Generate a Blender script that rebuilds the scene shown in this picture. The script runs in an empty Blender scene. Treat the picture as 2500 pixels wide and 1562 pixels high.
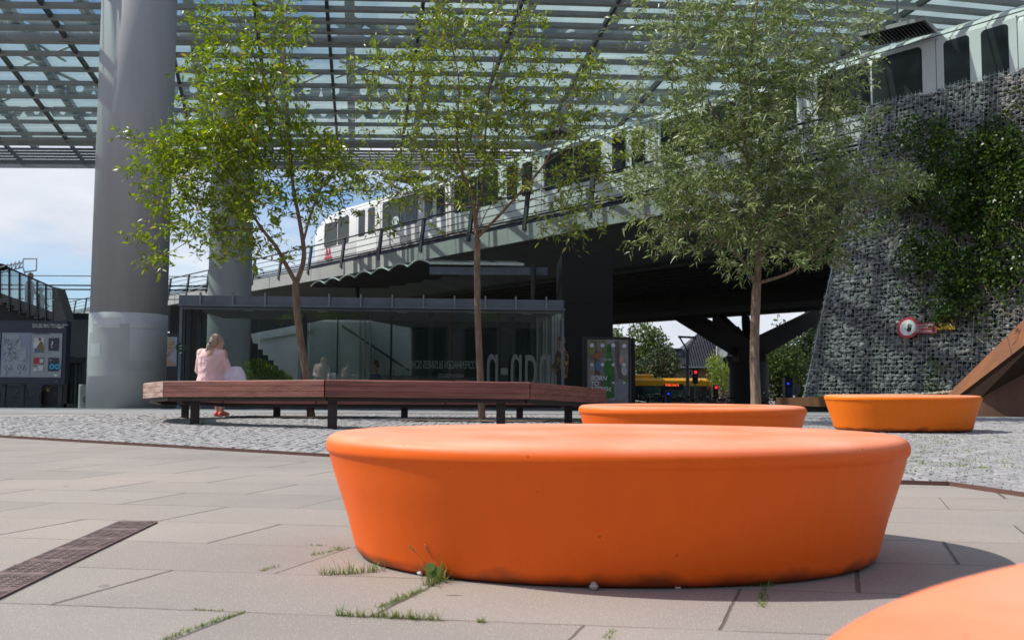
import bpy, bmesh, math, random
import numpy as np
from mathutils import Vector, Matrix, Euler
random.seed(7); rng = np.random.default_rng(7)
S = bpy.context.scene
# ------------------------------------------------------------------ camera
FPX = 2150.0
HC = 0.60
PITCH = math.atan(145/FPX); ROLL = -0.0053
cam_d = bpy.data.cameras.new("camera"); cam = bpy.data.objects.new("camera", cam_d)
S.collection.objects.link(cam); S.camera = cam
cam_d.sensor_width = 36.0; cam_d.lens = 36.0*FPX/2500; cam_d.clip_start = 0.05; cam_d.clip_end = 6000
cam_d.dof.use_dof = True; cam_d.dof.focus_distance = 6.5; cam_d.dof.aperture_fstop = 5.6
RM = Euler((math.pi/2+PITCH, 0, 0)).to_matrix() @ Matrix.Rotation(-ROLL, 3, 'Z')
cam.location = (0, 0, HC); cam.rotation_euler = RM.to_euler()
def ray(px, py):
    return RM @ Vector(((px-1250)/FPX, -(py-781)/FPX, -1))
def W(px, py, d):
    r = ray(px, py); k = d/r.y
    return Vector((r.x*k, d, HC+r.z*k))
def WZ(px, py, z):
    r = ray(px, py); k = (z-HC)/r.z
    return Vector((r.x*k, r.y*k, z))
def XD(px, d):            # x of a picture column near the horizon at depth d
    return (px-1250)/FPX*d
# ------------------------------------------------------------------ world
SUN_EL = math.radians(49.5); SUN_AZ = (-0.998, 0.045)
w = bpy.data.worlds.new("World"); S.world = w; w.use_nodes = True
nt = w.node_tree; nt.nodes.clear()
def nn(t, typ, **kw):
    n = t.nodes.new(typ)
    for k, v in kw.items(): setattr(n, k, v)
    return n
out = nn(nt, 'ShaderNodeOutputWorld'); bg = nn(nt, 'ShaderNodeBackground'); bg.inputs[1].default_value = 0.135
sky = nn(nt, 'ShaderNodeTexSky', sky_type='NISHITA', sun_disc=False, sun_elevation=SUN_EL)
sky.sun_rotation = math.atan2(SUN_AZ[0], SUN_AZ[1]) % (2*math.pi)
sky.air_density = 1.0; sky.dust_density = 1.2
tc = nn(nt, 'ShaderNodeTexCoord'); mp = nn(nt, 'ShaderNodeMapping'); mp.inputs['Scale'].default_value = (1.0, 1.0, 2.6)
mp.inputs['Location'].default_value = (1.3, 0.55, 0.9)
no = nn(nt, 'ShaderNodeTexNoise'); no.inputs['Scale'].default_value = 2.3; no.inputs['Detail'].default_value = 9; no.inputs['Roughness'].default_value = 0.52
rp = nn(nt, 'ShaderNodeValToRGB'); rp.color_ramp.elements[0].position = 0.40; rp.color_ramp.elements[1].position = 0.56
no2 = nn(nt, 'ShaderNodeTexNoise'); no2.inputs['Scale'].default_value = 5.0; no2.inputs['Detail'].default_value = 7
rp2 = nn(nt, 'ShaderNodeValToRGB')
rp2.color_ramp.elements[0].position = 0.3; rp2.color_ramp.elements[0].color = (4.3, 4.7, 5.5, 1)
rp2.color_ramp.elements[1].position = 0.7; rp2.color_ramp.elements[1].color = (6.5, 6.7, 7.0, 1)
mx = nn(nt, 'ShaderNodeMix', data_type='RGBA')
L = nt.links.new
tint = nn(nt, 'ShaderNodeMix', data_type='RGBA'); tint.blend_type = 'MULTIPLY'; tint.inputs['Factor'].default_value = 1; tint.inputs['B'].default_value = (.68, .84, 1.03, 1); L(sky.outputs[0], tint.inputs['A'])
L(tc.outputs['Generated'], mp.inputs[0]); L(mp.outputs[0], no.inputs['Vector']); L(mp.outputs[0], no2.inputs['Vector'])
sep = nn(nt, 'ShaderNodeSeparateXYZ'); L(tc.outputs['Generated'], sep.inputs[0])
mr = nn(nt, 'ShaderNodeMapRange'); mr.inputs['From Min'].default_value = .20; mr.inputs['From Max'].default_value = .42; mr.inputs['To Min'].default_value = .075; mr.inputs['To Max'].default_value = -.04; L(sep.outputs[2], mr.inputs[0])
adn = nn(nt, 'ShaderNodeMath', operation='ADD'); L(no.outputs[0], adn.inputs[0]); L(mr.outputs[0], adn.inputs[1]); L(rp.outputs[0], mx.inputs['Factor']); L(tint.outputs['Result'], mx.inputs['A']); L(no2.outputs[0], rp2.inputs[0]); L(rp2.outputs[0], mx.inputs['B'])
L(adn.outputs[0], rp.inputs[0]); L(mx.outputs['Result'], bg.inputs[0]); L(bg.outputs[0], out.inputs[0])
# ------------------------------------------------------------------ sun
sd = bpy.data.lights.new("sun", 'SUN'); sun = bpy.data.objects.new("sun", sd); S.collection.objects.link(sun)
sd.energy = 4.6; sd.angle = math.radians(0.55); sd.color = (1.0, 0.95, 0.87)
sv = Vector((SUN_AZ[0]*math.cos(SUN_EL), SUN_AZ[1]*math.cos(SUN_EL), math.sin(SUN_EL))).normalized()
sun.rotation_euler = sv.to_track_quat('Z', 'Y').to_euler(); sun.location = (-20, 6, 30)
S.view_settings.view_transform = 'Standard'; S.view_settings.look = 'None'; S.view_settings.exposure = 0.12; S.view_settings.gamma = 1.0
S.cycles.max_bounces = 8; S.cycles.transparent_max_bounces = 24; S.cycles.diffuse_bounces = 3; S.cycles.glossy_bounces = 3; S.cycles.transmission_bounces = 4
S.cycles.caustics_reflective = False; S.cycles.caustics_refractive = False; S.cycles.sample_clamp_indirect = 6
# ------------------------------------------------------------------ materials
MATS = {}
def mat(name, col, rough=0.6, metal=0.0, var=0.12, scale=6.0, bump=0.0, bscale=40.0, spec=0.5, col2=None, detail=5, emit=None, estr=0.0, coat=0.0, stretch=None, trans=0.0):
    if name in MATS: return MATS[name]
    m = bpy.data.materials.new(name); m.use_nodes = True; t = m.node_tree; b = t.nodes['Principled BSDF']
    b.inputs['Roughness'].default_value = rough; b.inputs['Metallic'].default_value = metal
    b.inputs['Specular IOR Level'].default_value = spec; b.inputs['Coat Weight'].default_value = coat
    c = nn(t, 'ShaderNodeTexCoord'); src = c.outputs['Object']
    if stretch:
        mpn = nn(t, 'ShaderNodeMapping'); mpn.inputs['Scale'].default_value = stretch; t.links.new(src, mpn.inputs[0]); src = mpn.outputs[0]
    if col2 is None: col2 = tuple(max(0, x*(1-2*var)) for x in col)
    n = nn(t, 'ShaderNodeTexNoise'); n.inputs['Scale'].default_value = scale; n.inputs['Detail'].default_value = detail; n.inputs['Roughness'].default_value = 0.6
    r = nn(t, 'ShaderNodeValToRGB'); r.color_ramp.elements[0].position = 0.32; r.color_ramp.elements[1].position = 0.66
    r.color_ramp.elements[0].color = (*col2, 1); r.color_ramp.elements[1].color = (*col, 1)
    t.links.new(src, n.inputs['Vector']); t.links.new(n.outputs[0], r.inputs[0]); t.links.new(r.outputs[0], b.inputs['Base Color'])
    if bump:
        n2 = nn(t, 'ShaderNodeTexNoise'); n2.inputs['Scale'].default_value = bscale; n2.inputs['Detail'].default_value = 4
        bp = nn(t, 'ShaderNodeBump'); bp.inputs['Strength'].default_value = bump; bp.inputs['Distance'].default_value = 0.02
        t.links.new(src, n2.inputs['Vector']); t.links.new(n2.outputs[0], bp.inputs['Height']); t.links.new(bp.outputs[0], b.inputs['Normal'])
    if emit:
        b.inputs['Emission Color'].default_value = (*emit, 1); b.inputs['Emission Strength'].default_value = estr
    MATS[name] = m; return m
def glass(name, tint, gloss=0.12, frit=0.0, fritcol=(0.6, 0.65, 0.65), rough=0.02):
    if name in MATS: return MATS[name]
    m = bpy.data.materials.new(name); m.use_nodes = True; t = m.node_tree; t.nodes.clear()
    o = nn(t, 'ShaderNodeOutputMaterial'); tr = nn(t, 'ShaderNodeBsdfTransparent'); tr.inputs[0].default_value = (*tint, 1)
    gl = nn(t, 'ShaderNodeBsdfGlossy'); gl.inputs['Roughness'].default_value = rough; gl.inputs[0].default_value = (0.95, 1, 1, 1)
    ge = nn(t, 'ShaderNodeNewGeometry'); vm = nn(t, 'ShaderNodeVectorMath', operation='DOT_PRODUCT'); t.links.new(ge.outputs['Incoming'], vm.inputs[0]); t.links.new(ge.outputs['Normal'], vm.inputs[1])
    ab = nn(t, 'ShaderNodeMath', operation='ABSOLUTE'); t.links.new(vm.outputs['Value'], ab.inputs[0])
    om = nn(t, 'ShaderNodeMath', operation='SUBTRACT'); om.inputs[0].default_value = 1.0; t.links.new(ab.outputs[0], om.inputs[1])
    fr = nn(t, 'ShaderNodeMath', operation='POWER'); fr.inputs[1].default_value = 5.0; t.links.new(om.outputs[0], fr.inputs[0])
    ad = nn(t, 'ShaderNodeMath', operation='ADD'); ad.inputs[1].default_value = gloss; ad.use_clamp = True
    mx = nn(t, 'ShaderNodeMixShader')
    t.links.new(fr.outputs[0], ad.inputs[0]); t.links.new(ad.outputs[0], mx.inputs[0]); t.links.new(gl.outputs[0], mx.inputs[2])
    if frit > 0:
        df = nn(t, 'ShaderNodeBsdfDiffuse'); df.inputs[0].default_value = (*fritcol, 1)
        tl = nn(t, 'ShaderNodeBsdfTranslucent'); tl.inputs[0].default_value = (*fritcol, 1)
        m1 = nn(t, 'ShaderNodeMixShader'); m1.inputs[0].default_value = 0.5
        t.links.new(df.outputs[0], m1.inputs[1]); t.links.new(tl.outputs[0], m1.inputs[2])
        m2 = nn(t, 'ShaderNodeMixShader'); m2.inputs[0].default_value = frit
        t.links.new(tr.outputs[0], m2.inputs[1]); t.links.new(m1.outputs[0], m2.inputs[2]); t.links.new(m2.outputs[0], mx.inputs[1])
    else: t.links.new(tr.outputs[0], mx.inputs[1])
    t.links.new(mx.outputs[0], o.inputs[0]); MATS[name] = m; return m
def leafmat(name, c1, c2, c3, rough=0.45, trans=0.35, odd=(0.45, 0.35, 0.05), oddp=0.03):
    m = bpy.data.materials.new(name); m.use_nodes = True; t = m.node_tree; b = t.nodes['Principled BSDF']; o = t.nodes['Material Output']
    g = nn(t, 'ShaderNodeNewGeometry'); r = nn(t, 'ShaderNodeValToRGB'); e = r.color_ramp.elements
    e[0].position = 0.0; e[0].color = (*c1, 1); e[1].position = 0.5; e[1].color = (*c2, 1)
    x = e.new(1-oddp-0.01); x.color = (*c3, 1); x = e.new(1-oddp); x.color = (*odd, 1)
    b.inputs['Roughness'].default_value = rough; b.inputs['Specular IOR Level'].default_value = 0.5
    tl = nn(t, 'ShaderNodeBsdfTranslucent'); mx = nn(t, 'ShaderNodeMixShader'); mx.inputs[0].default_value = trans
    hs = nn(t, 'ShaderNodeHueSaturation'); hs.inputs['Value'].default_value = 1.7; hs.inputs['Saturation'].default_value = 1.1
    t.links.new(g.outputs['Random Per Island'], r.inputs[0]); t.links.new(r.outputs[0], b.inputs['Base Color'])
    t.links.new(r.outputs[0], hs.inputs['Color']); t.links.new(hs.outputs[0], tl.inputs[0])
    t.links.new(b.outputs[0], mx.inputs[1]); t.links.new(tl.outputs[0], mx.inputs[2]); t.links.new(mx.outputs[0], o.inputs[0])
    MATS[name] = m; return m
# ------------------------------------------------------------------ mesh builder
def wloc(o):
    v = Vector((0, 0, 0))
    while o is not None: v += Vector(o.location); o = o.parent
    return v
def finish(ob, parent):
    S.collection.objects.link(ob)
    if parent is not None: ob.parent = parent
    return ob
class MB:
    def __init__(s): s.v = []; s.f = []
    def add(s, vs, fs):
        n = len(s.v); s.v += [tuple(v) for v in vs]; s.f += [tuple(i+n for i in f) for f in fs]; return s
    def box(s, c, size, rz=0.0, R=None):
        hx, hy, hz = size[0]/2, size[1]/2, size[2]/2
        M = R if R is not None else Matrix.Rotation(rz, 3, 'Z'); c = Vector(c)
        vs = [c + M @ Vector((x*hx, y*hy, z*hz)) for x in (-1, 1) for y in (-1, 1) for z in (-1, 1)]
        return s.add(vs, [(0, 1, 3, 2), (4, 6, 7, 5), (0, 4, 5, 1), (2, 3, 7, 6), (0, 2, 6, 4), (1, 5, 7, 3)])
    def beam(s, a, b, wd, ht, up=(0, 0, 1)):
        a = Vector(a); b = Vector(b); d = (b-a); l = d.length; d.normalize(); up = Vector(up)
        sd_ = d.cross(up)
        if sd_.length < 1e-4: sd_ = d.cross(Vector((0, 1, 0)))
        sd_.normalize(); u2 = sd_.cross(d).normalized()
        vs = [p + sd_*x*wd/2 + u2*z*ht/2 for p in (a, b) for x in (-1, 1) for z in (-1, 1)]
        return s.add(vs, [(0, 1, 3, 2), (4, 6, 7, 5), (0, 4, 5, 1), (2, 3, 7, 6), (0, 2, 6, 4), (1, 5, 7, 3)])
    def tube(s, pts, rs, seg=8, cap=True):
        pts = [Vector(p) for p in pts]
        if not isinstance(rs, (list, tuple)): rs = [rs]*len(pts)
        rings = []; prev = None
        for i, p in enumerate(pts):
            d = (pts[min(i+1, len(pts)-1)] - pts[max(i-1, 0)])
            if d.length < 1e-9: d = Vector((0, 0, 1))
            d.normalize()
            if prev is None:
                a = d.cross(Vector((0, 0, 1)))
                if a.length < 0.05: a = d.cross(Vector((1, 0.2, 0)))
            else:
                a = prev - d*prev.dot(d)
                if a.length < 0.05: a = d.cross(Vector((1, 0.2, 0.3)))
            a.normalize(); b = d.cross(a).normalized(); prev = a
            rings.append([p + (a*math.cos(2*math.pi*k/seg) + b*math.sin(2*math.pi*k/seg))*rs[i] for k in range(seg)])
        vs = [v for r in rings for v in r]; fs = []
        for i in range(len(pts)-1):
            for k in range(seg):
                k2 = (k+1) % seg; fs.append((i*seg+k, i*seg+k2, (i+1)*seg+k2, (i+1)*seg+k))
        if cap: fs.append(tuple(range(seg))[::-1]); fs.append(tuple((len(pts)-1)*seg+k for k in range(seg)))
        return s.add(vs, fs)
    def prism(s, poly, off):          # closed planar polygon moved by vector off
        n = len(poly); off = Vector(off); vs = [Vector(p) for p in poly] + [Vector(p)+off for p in poly]
        fs = [tuple(range(n))[::-1], tuple(range(n, 2*n))] + [(i, (i+1) % n, n+(i+1) % n, n+i) for i in range(n)]
        return s.add(vs, fs)
    def loft(s, rings, closed=True, cap=True):
        n = len(rings[0]); vs = [v for r in rings for v in r]; fs = []
        for i in range(len(rings)-1):
            for k in range(n if closed else n-1):
                k2 = (k+1) % n; fs.append((i*n+k, i*n+k2, (i+1)*n+k2, (i+1)*n+k))
        if cap: fs.append(tuple(range(n))[::-1]); fs.append(tuple((len(rings)-1)*n+k for k in range(n)))
        return s.add(vs, fs)
    def ell(s, c, r, seg=14, R=None):
        c = Vector(c); R = R or Matrix.Identity(3); rows = seg//2
        rings = []
        for i in range(1, rows):
            th = math.pi*i/rows
            rings.append([c + R @ Vector((r[0]*math.sin(th)*math.cos(2*math.pi*k/seg), r[1]*math.sin(th)*math.sin(2*math.pi*k/seg), r[2]*math.cos(th))) for k in range(seg)])
        n0 = len(s.v); s.loft(rings, cap=False)
        top = len(s.v); s.v.append(tuple(c + R @ Vector((0, 0, r[2])))); s.v.append(tuple(c - R @ Vector((0, 0, r[2]))))
        for k in range(seg):
            k2 = (k+1) % seg; s.f.append((top, n0+k2, n0+k)); s.f.append((top+1, n0+(rows-2)*seg+k, n0+(rows-2)*seg+k2))
        return s
    def cap_(s, a, b, ra, rb, seg=12):  # tapered capsule
        a = Vector(a); b = Vector(b); s.tube([a, a.lerp(b, .25), a.lerp(b, .5), a.lerp(b, .75), b], [ra, ra*.75+rb*.25, (ra+rb)/2, ra*.25+rb*.75, rb], seg)
        s.ell(a, (ra,)*3, seg); s.ell(b, (rb,)*3, seg); return s
    def build(s, name, m, parent=None, smooth=False, bevel=0.0, auto=False):
        me = bpy.data.meshes.new(name); off = wloc(parent)
        me.from_pydata([(v[0]-off.x, v[1]-off.y, v[2]-off.z) for v in s.v], [], s.f)
        bm = bmesh.new(); bm.from_mesh(me); bmesh.ops.recalc_face_normals(bm, faces=bm.faces); bm.to_mesh(me); bm.free()
        if smooth: me.polygons.foreach_set('use_smooth', [True]*len(me.polygons))
        me.materials.append(m); me.update()
        ob = bpy.data.objects.new(name, me)
        if bevel:
            md = ob.modifiers.new('bevel', 'BEVEL'); md.width = bevel; md.segments = 2; md.limit_method = 'ANGLE'
        return finish(ob, parent)
def tag(o, label=None, cat=None, group=None, kind=None):
    if label: o['label'] = label
    if cat: o['category'] = cat
    if group: o['group'] = group
    if kind: o['kind'] = kind
    return o
def thing(name, label, cat, loc=(0, 0, 0), group=None):
    o = bpy.data.objects.new(name, None); S.collection.objects.link(o); o.location = loc; o.empty_display_size = 0.2
    return tag(o, label, cat, group)
def fuse(mb, name, m, parent, voxel=0.014, smooth=6):
    o = mb.build(name, m, parent, smooth=True)
    r = o.modifiers.new('remesh', 'REMESH'); r.mode = 'VOXEL'; r.voxel_size = voxel; r.use_smooth_shade = True
    sm = o.modifiers.new('smooth', 'SMOOTH'); sm.factor = 0.6; sm.iterations = smooth
    return o
def text(name, body, size, loc, m, parent=None, rz=0.0, mirror=False, align='LEFT', ext=0.002, rx=math.pi/2, shear=0.0, bold=0.0, squash=1.0, spacing=1.0):
    cu = bpy.data.curves.new(name, 'FONT'); cu.body = body; cu.size = size; cu.align_x = align; cu.extrude = ext; cu.shear = shear; cu.offset = bold; cu.space_character = spacing
    cu.space_line = 0.85; cu.materials.append(m)
    o = bpy.data.objects.new(name, cu); S.collection.objects.link(o); bpy.context.view_layer.update()
    me = bpy.data.meshes.new_from_object(o); bpy.data.objects.remove(o); o = bpy.data.objects.new(name, me); finish(o, parent)
    o.location = Vector(loc) - wloc(parent); o.rotation_euler = (rx, 0, rz); o.scale = ((-1 if mirror else 1)*squash, 1, 1)
    return o
def copy_tree(o, parent=None):
    c = o.copy(); S.collection.objects.link(c)
    if parent is not None: c.parent = parent
    for ch in list(o.children): copy_tree(ch, c)
    return c
def gz(y):
    P = [(-1e4, 0), (13, 0), (20, -.1), (26, -.32), (36, -0.95), (46, -1.7), (58, -2.3), (1e5, -2.3)]
    for (a, za), (b, zb) in zip(P, P[1:]):
        if y <= b: return za + (zb-za)*(y-a)/(b-a)
    return -2.3
def ptriangulate(poly, step=1e9): return poly
def pin(x, y, poly):
    c = False; n = len(poly); j = n-1
    for i in range(n):
        xi, yi = poly[i][0], poly[i][1]; xj, yj = poly[j][0], poly[j][1]
        if (yi > y) != (yj > y) and x < (xj-xi)*(y-yi)/(yj-yi)+xi: c = not c
        j = i
    return c
def sheet(name, poly, z, m, label=None):
    bm = bmesh.new(); vs = [bm.verts.new((p[0], p[1], 0)) for p in poly]; bm.faces.new(vs)
    for yy in (13, 20, 26, 36, 46, 58):
        g = bm.verts[:] + bm.edges[:] + bm.faces[:]
        bmesh.ops.bisect_plane(bm, geom=g, plane_co=(0, yy, 0), plane_no=(0, 1, 0))
    for v in bm.verts: v.co.z = gz(v.co.y) + z
    bmesh.ops.triangulate(bm, faces=bm.faces)
    bmesh.ops.recalc_face_normals(bm, faces=bm.faces)
    if bm.faces[0].normal.z < 0: bmesh.ops.reverse_faces(bm, faces=bm.faces)
    me = bpy.data.meshes.new(name); bm.to_mesh(me); bm.free(); me.materials.append(m)
    return tag(finish(bpy.data.objects.new(name, me), None), kind='structure')
# ================================================================== GROUND
def slab_material():
    m = bpy.data.materials.new('paving_slab'); m.use_nodes = True; t = m.node_tree; b = t.nodes['Principled BSDF']; l = t.links.new
    c = nn(t, 'ShaderNodeTexCoord'); sp = nn(t, 'ShaderNodeSeparateXYZ'); l(c.outputs['Object'], sp.inputs[0])
    def M(op, a, b_=None, cl=False):
        n = nn(t, 'ShaderNodeMath', operation=op); n.use_clamp = cl
        for i, v in enumerate((a, b_)):
            if v is None: continue
            if isinstance(v, (int, float)): n.inputs[i].default_value = v
            else: l(v, n.inputs[i])
        return n.outputs[0]
    wz = nn(t, 'ShaderNodeTexNoise'); wz.inputs['Scale'].default_value = 22; wz.inputs['Detail'].default_value = 4; l(c.outputs['Object'], wz.inputs[0]); wo_ = M('MULTIPLY', M('SUBTRACT', wz.outputs[0], .5), .014)
    x, y = M('ADD', sp.outputs[0], wo_), M('ADD', sp.outputs[1], wo_)
    a = M('DIVIDE', M('SUBTRACT', x, M('MULTIPLY', y, 0.37)), 1.044)
    r = M('DIVIDE', M('ADD', M('MULTIPLY', x, 0.12), y), 1.036)
    rr = M('DIVIDE', r, 0.43); row = M('FLOOR', rr); fr = M('FRACT', rr)
    aa = M('ADD', M('ADD', M('DIVIDE', a, 0.86), 0.2285), M('MULTIPLY', row, 0.62)); col = M('FLOOR', aa); fa = M('FRACT', aa)
    da = M('MULTIPLY', M('MINIMUM', fa, M('SUBTRACT', 1.0, fa)), 0.86)
    dr = M('MULTIPLY', M('MINIMUM', fr, M('SUBTRACT', 1.0, fr)), 0.43)
    cx = nn(t, 'ShaderNodeCombineXYZ'); l(col, cx.inputs[0]); l(row, cx.inputs[1])
    wn = nn(t, 'ShaderNodeTexWhiteNoise'); l(cx.outputs[0], wn.inputs[0])
    nz = nn(t, 'ShaderNodeTexNoise'); nz.inputs['Scale'].default_value = 1.5; nz.inputs['Detail'].default_value = 3; l(c.outputs['Object'], nz.inputs[0])
    wa = M('MULTIPLY', M('MULTIPLY', M('ADD', wn.outputs[0], 0.15), nz.outputs[0]), 0.019)    # joint half width varies
    ja = M('SUBTRACT', 1.0, M('DIVIDE', da, wa), True)
    wr = M('MULTIPLY', M('MAXIMUM', M('SUBTRACT', nz.outputs[0], 0.42), 0.0), 0.016); wr = M('ADD', wr, 0.0009)
    jr = M('SUBTRACT', 1.0, M('DIVIDE', dr, wr), True)
    j = M('MAXIMUM', ja, jr)
    j2 = M('MULTIPLY', M('MINIMUM', M('MULTIPLY', j, 2.2), 1.0), 0.8)
    n1 = nn(t, 'ShaderNodeTexNoise'); n1.inputs['Scale'].default_value = 260; n1.inputs['Detail'].default_value = 2; l(c.outputs['Object'], n1.inputs[0])
    n2 = nn(t, 'ShaderNodeTexNoise'); n2.inputs['Scale'].default_value = 0.7; n2.inputs['Detail'].default_value = 6; l(c.outputs['Object'], n2.inputs[0])
    v1 = nn(t, 'ShaderNodeTexVoronoi'); v1.inputs['Scale'].default_value = 150; l(c.outputs['Object'], v1.inputs[0])
    rp = nn(t, 'ShaderNodeValToRGB'); e = rp.color_ramp.elements; e[0].position = 0.3; e[0].color = (0.25, 0.224, 0.199, 1); e[1].position = 0.7; e[1].color = (0.385, 0.346, 0.306, 1); l(n1.outputs[0], rp.inputs[0])
    mixs = nn(t, 'ShaderNodeMix', data_type='RGBA'); mixs.blend_type = 'MULTIPLY'; mixs.inputs['Factor'].default_value = 1.0
    big = nn(t, 'ShaderNodeValToRGB'); e = big.color_ramp.elements; e[0].position = 0.3; e[0].color = (0.74, 0.76, 0.79, 1); e[1].position = 0.72; e[1].color = (1.08, 1.03, 1.0, 1); l(n2.outputs[0], big.inputs[0])
    l(rp.outputs[0], mixs.inputs['A']); l(big.outputs[0], mixs.inputs['B'])
    sv_ = nn(t, 'ShaderNodeMix', data_type='RGBA'); sv_.blend_type = 'MULTIPLY'; sv_.inputs['Factor'].default_value = 1.0
    tone = M('ADD', M('MULTIPLY', wn.outputs[0], 0.13), 0.93); cc = nn(t, 'ShaderNodeCombineXYZ')
    for i in range(3): l(tone, cc.inputs[i])
    l(mixs.outputs['Result'], sv_.inputs['A']); l(cc.outputs[0], sv_.inputs['B'])
    spk = M('MULTIPLY', M('LESS_THAN', v1.outputs[0], 0.22), M('GREATER_THAN', n1.outputs[0], 0.47))
    ms = nn(t, 'ShaderNodeMix', data_type='RGBA'); l(M('MULTIPLY', spk, 0.55), ms.inputs['Factor']); l(sv_.outputs['Result'], ms.inputs['A']); ms.inputs['B'].default_value = (0.72, 0.68, 0.63, 1)
    v2 = nn(t, 'ShaderNodeTexVoronoi'); v2.inputs['Scale'].default_value = 2.9; l(c.outputs['Object'], v2.inputs[0])
    n3 = nn(t, 'ShaderNodeTexNoise'); n3.inputs['Scale'].default_value = 30; l(c.outputs['Object'], n3.inputs[0])
    st = M('LESS_THAN', M('ADD', v2.outputs[0], M('MULTIPLY', n3.outputs[0], 0.06)), 0.085)
    m3 = nn(t, 'ShaderNodeMix', data_type='RGBA'); l(M('MULTIPLY', st, 0.55), m3.inputs['Factor']); l(ms.outputs['Result'], m3.inputs['A']); m3.inputs['B'].default_value = (0.13, 0.12, 0.12, 1)
    mj = nn(t, 'ShaderNodeMix', data_type='RGBA'); l(j2, mj.inputs['Factor']); l(m3.outputs['Result'], mj.inputs['A']); mj.inputs['B'].default_value = (0.085, 0.07, 0.06, 1)
    l(mj.outputs['Result'], b.inputs['Base Color']); b.inputs['Roughness'].default_value = 0.85
    h = M('SUBTRACT', M('MULTIPLY', n1.outputs[0], 0.12), M('MULTIPLY', j2, 1.0))
    h = M('ADD', h, M('MULTIPLY', wn.outputs[0], 0.15))
    bp = nn(t, 'ShaderNodeBump'); bp.inputs['Distance'].default_value = 0.006; bp.inputs['Strength'].default_value = 0.8; l(h, bp.inputs['Height']); l(bp.outputs[0], b.inputs['Normal'])
    return m
M_slab = slab_material()
M_far = mat('far_ground', (0.16, 0.16, 0.15), 0.9, scale=0.4, var=0.15)
M_asph = mat('grey_concrete_path', (0.30, 0.30, 0.30), 0.85, scale=1.2, var=0.12, bump=0.2, bscale=90)
M_bed = mat('cobble_bed', (0.21, 0.20, 0.19), 0.95, scale=12, var=0.3)
M_cob = mat('granite_cobble', (0.38, 0.375, 0.375), 0.8, scale=18, var=0.22, bump=0.3, bscale=120)
M_rust = mat('rusty_steel', (0.225, 0.085, 0.030), 0.8, scale=3.2, col2=(0.15, 0.06, 0.03), bump=0.1, bscale=60, stretch=(1, 1, .45))
M_dirt = mat('dry_soil', (0.22, 0.17, 0.13), 0.95, scale=9, var=0.3, bump=0.6, bscale=50)
sheet('ground', [(-1500, -300), (1500, -300), (1500, 3000), (-1500, 3000)], -0.02, M_far)
sheet('plaza_paving', [(-30, -8), (14, -8), (14, 16.2), (-30, 16.2)], 0.0, M_slab)
sheet('station_path', [(-60, 14.6), (-7.0, 15.2), (-4.5, 16.3), (3, 16.6), (14, 15.8), (14, 30), (-60, 30)], 0.004, M_asph)
COB = [(-9.4, 11.2), (-5.17, 8.9), (-1.44, 6.9), (0.9, 5.75), (2.25, 5.27), (2.56, 5.2), (2.75, 4.6), (3.0, 3.8), (3.6, 2.2), (13, 2.2), (13, 17.0), (-3, 17.0), (-5.0, 16.2), (-6.3, 15.0), (-7.4, 12.7)]
sheet('cobble_bed', COB, 0.008, M_bed)
sheet('road', [(-300, 71), (300, 71), (300, 84), (-300, 84)], 0.0, mat('asphalt', (0.05, 0.05, 0.052), 0.8, scale=2))
# soil discs at the tree feet
for i, (sx, sy, a_, b_) in enumerate([(-3.05, 13.2, 1.3, .45), (-0.35, 12.35, 1.3, .4)]):
    sheet('tree_soil', [(sx+a_*math.cos(k*math.pi/12)*(1+.15*math.sin(3*k)), sy+b_*math.sin(k*math.pi/12)*(1+.1*math.sin(5*k))) for k in range(24)], 0.036, M_dirt)
# individually shaped setts
def cobbles():
    vs = []; fs = []; s_ = 0.088; ang = -0.49; ca, sa = math.cos(ang), math.sin(ang)
    for i in range(-200, 220):
        for j in range(-70, 220):
            u = (i+random.uniform(-.10, .10)+(.5 if j % 2 else 0))*s_*1.08; v = (j+random.uniform(-.08, .08))*s_
            x = u*ca - v*sa; y = 8 + u*sa + v*ca
            if y > 15.5 or y < 3.9 or abs(x) > 0.62*y+0.4: continue
            if not pin(x, y, COB): continue
            h = 0.021+random.uniform(-.004, .004); hw = s_*.54*random.uniform(.86, 1.0); hl = s_*.5*random.uniform(.88, 1.0); a2 = ang+random.uniform(-.1, .1)
            c2, s2 = math.cos(a2), math.sin(a2); n = len(vs); tx, ty = random.uniform(-.06, .06), random.uniform(-.06, .06)
            for (k, z) in ((1.0, .004), (.98, h-.007), (.80, h)):
                for (p, q) in ((-1, -1), (1, -1), (1, 1), (-1, 1)):
                    px_, py_ = p*hw*k, q*hl*k; vs.append((x+px_*c2-py_*s2, y+px_*s2+py_*c2, z+(px_*tx+py_*ty if z > .012 else 0)+gz(y)))
            for r in (0, 4):
                for k in range(4): k2 = (k+1) % 4; fs.append((n+r+k, n+r+k2, n+r+4+k2, n+r+4+k))
            fs.append((n+8, n+9, n+10, n+11))
    me = bpy.data.meshes.new('cobblestones'); me.from_pydata(vs, [], fs); me.materials.append(M_cob)
    t = M_cob.node_tree; b = t.nodes['Principled BSDF']; old = b.inputs['Base Color'].links[0].from_socket
    g = nn(t, 'ShaderNodeNewGeometry'); r = nn(t, 'ShaderNodeValToRGB'); r.color_ramp.elements[0].color = (.84, .83, .84, 1); r.color_ramp.elements[1].color = (1.12, 1.1, 1.08, 1)
    mm = nn(t, 'ShaderNodeMix', data_type='RGBA'); mm.blend_type = 'MULTIPLY'; mm.inputs['Factor'].default_value = 1
    t.links.new(g.outputs['Random Per Island'], r.inputs[0]); t.links.new(old, mm.inputs['A']); t.links.new(r.outputs[0], mm.inputs['B']); t.links.new(mm.outputs['Result'], b.inputs['Base Color'])
    tag(finish(bpy.data.objects.new('cobblestones', me), None), kind='structure')
cobbles()
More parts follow.
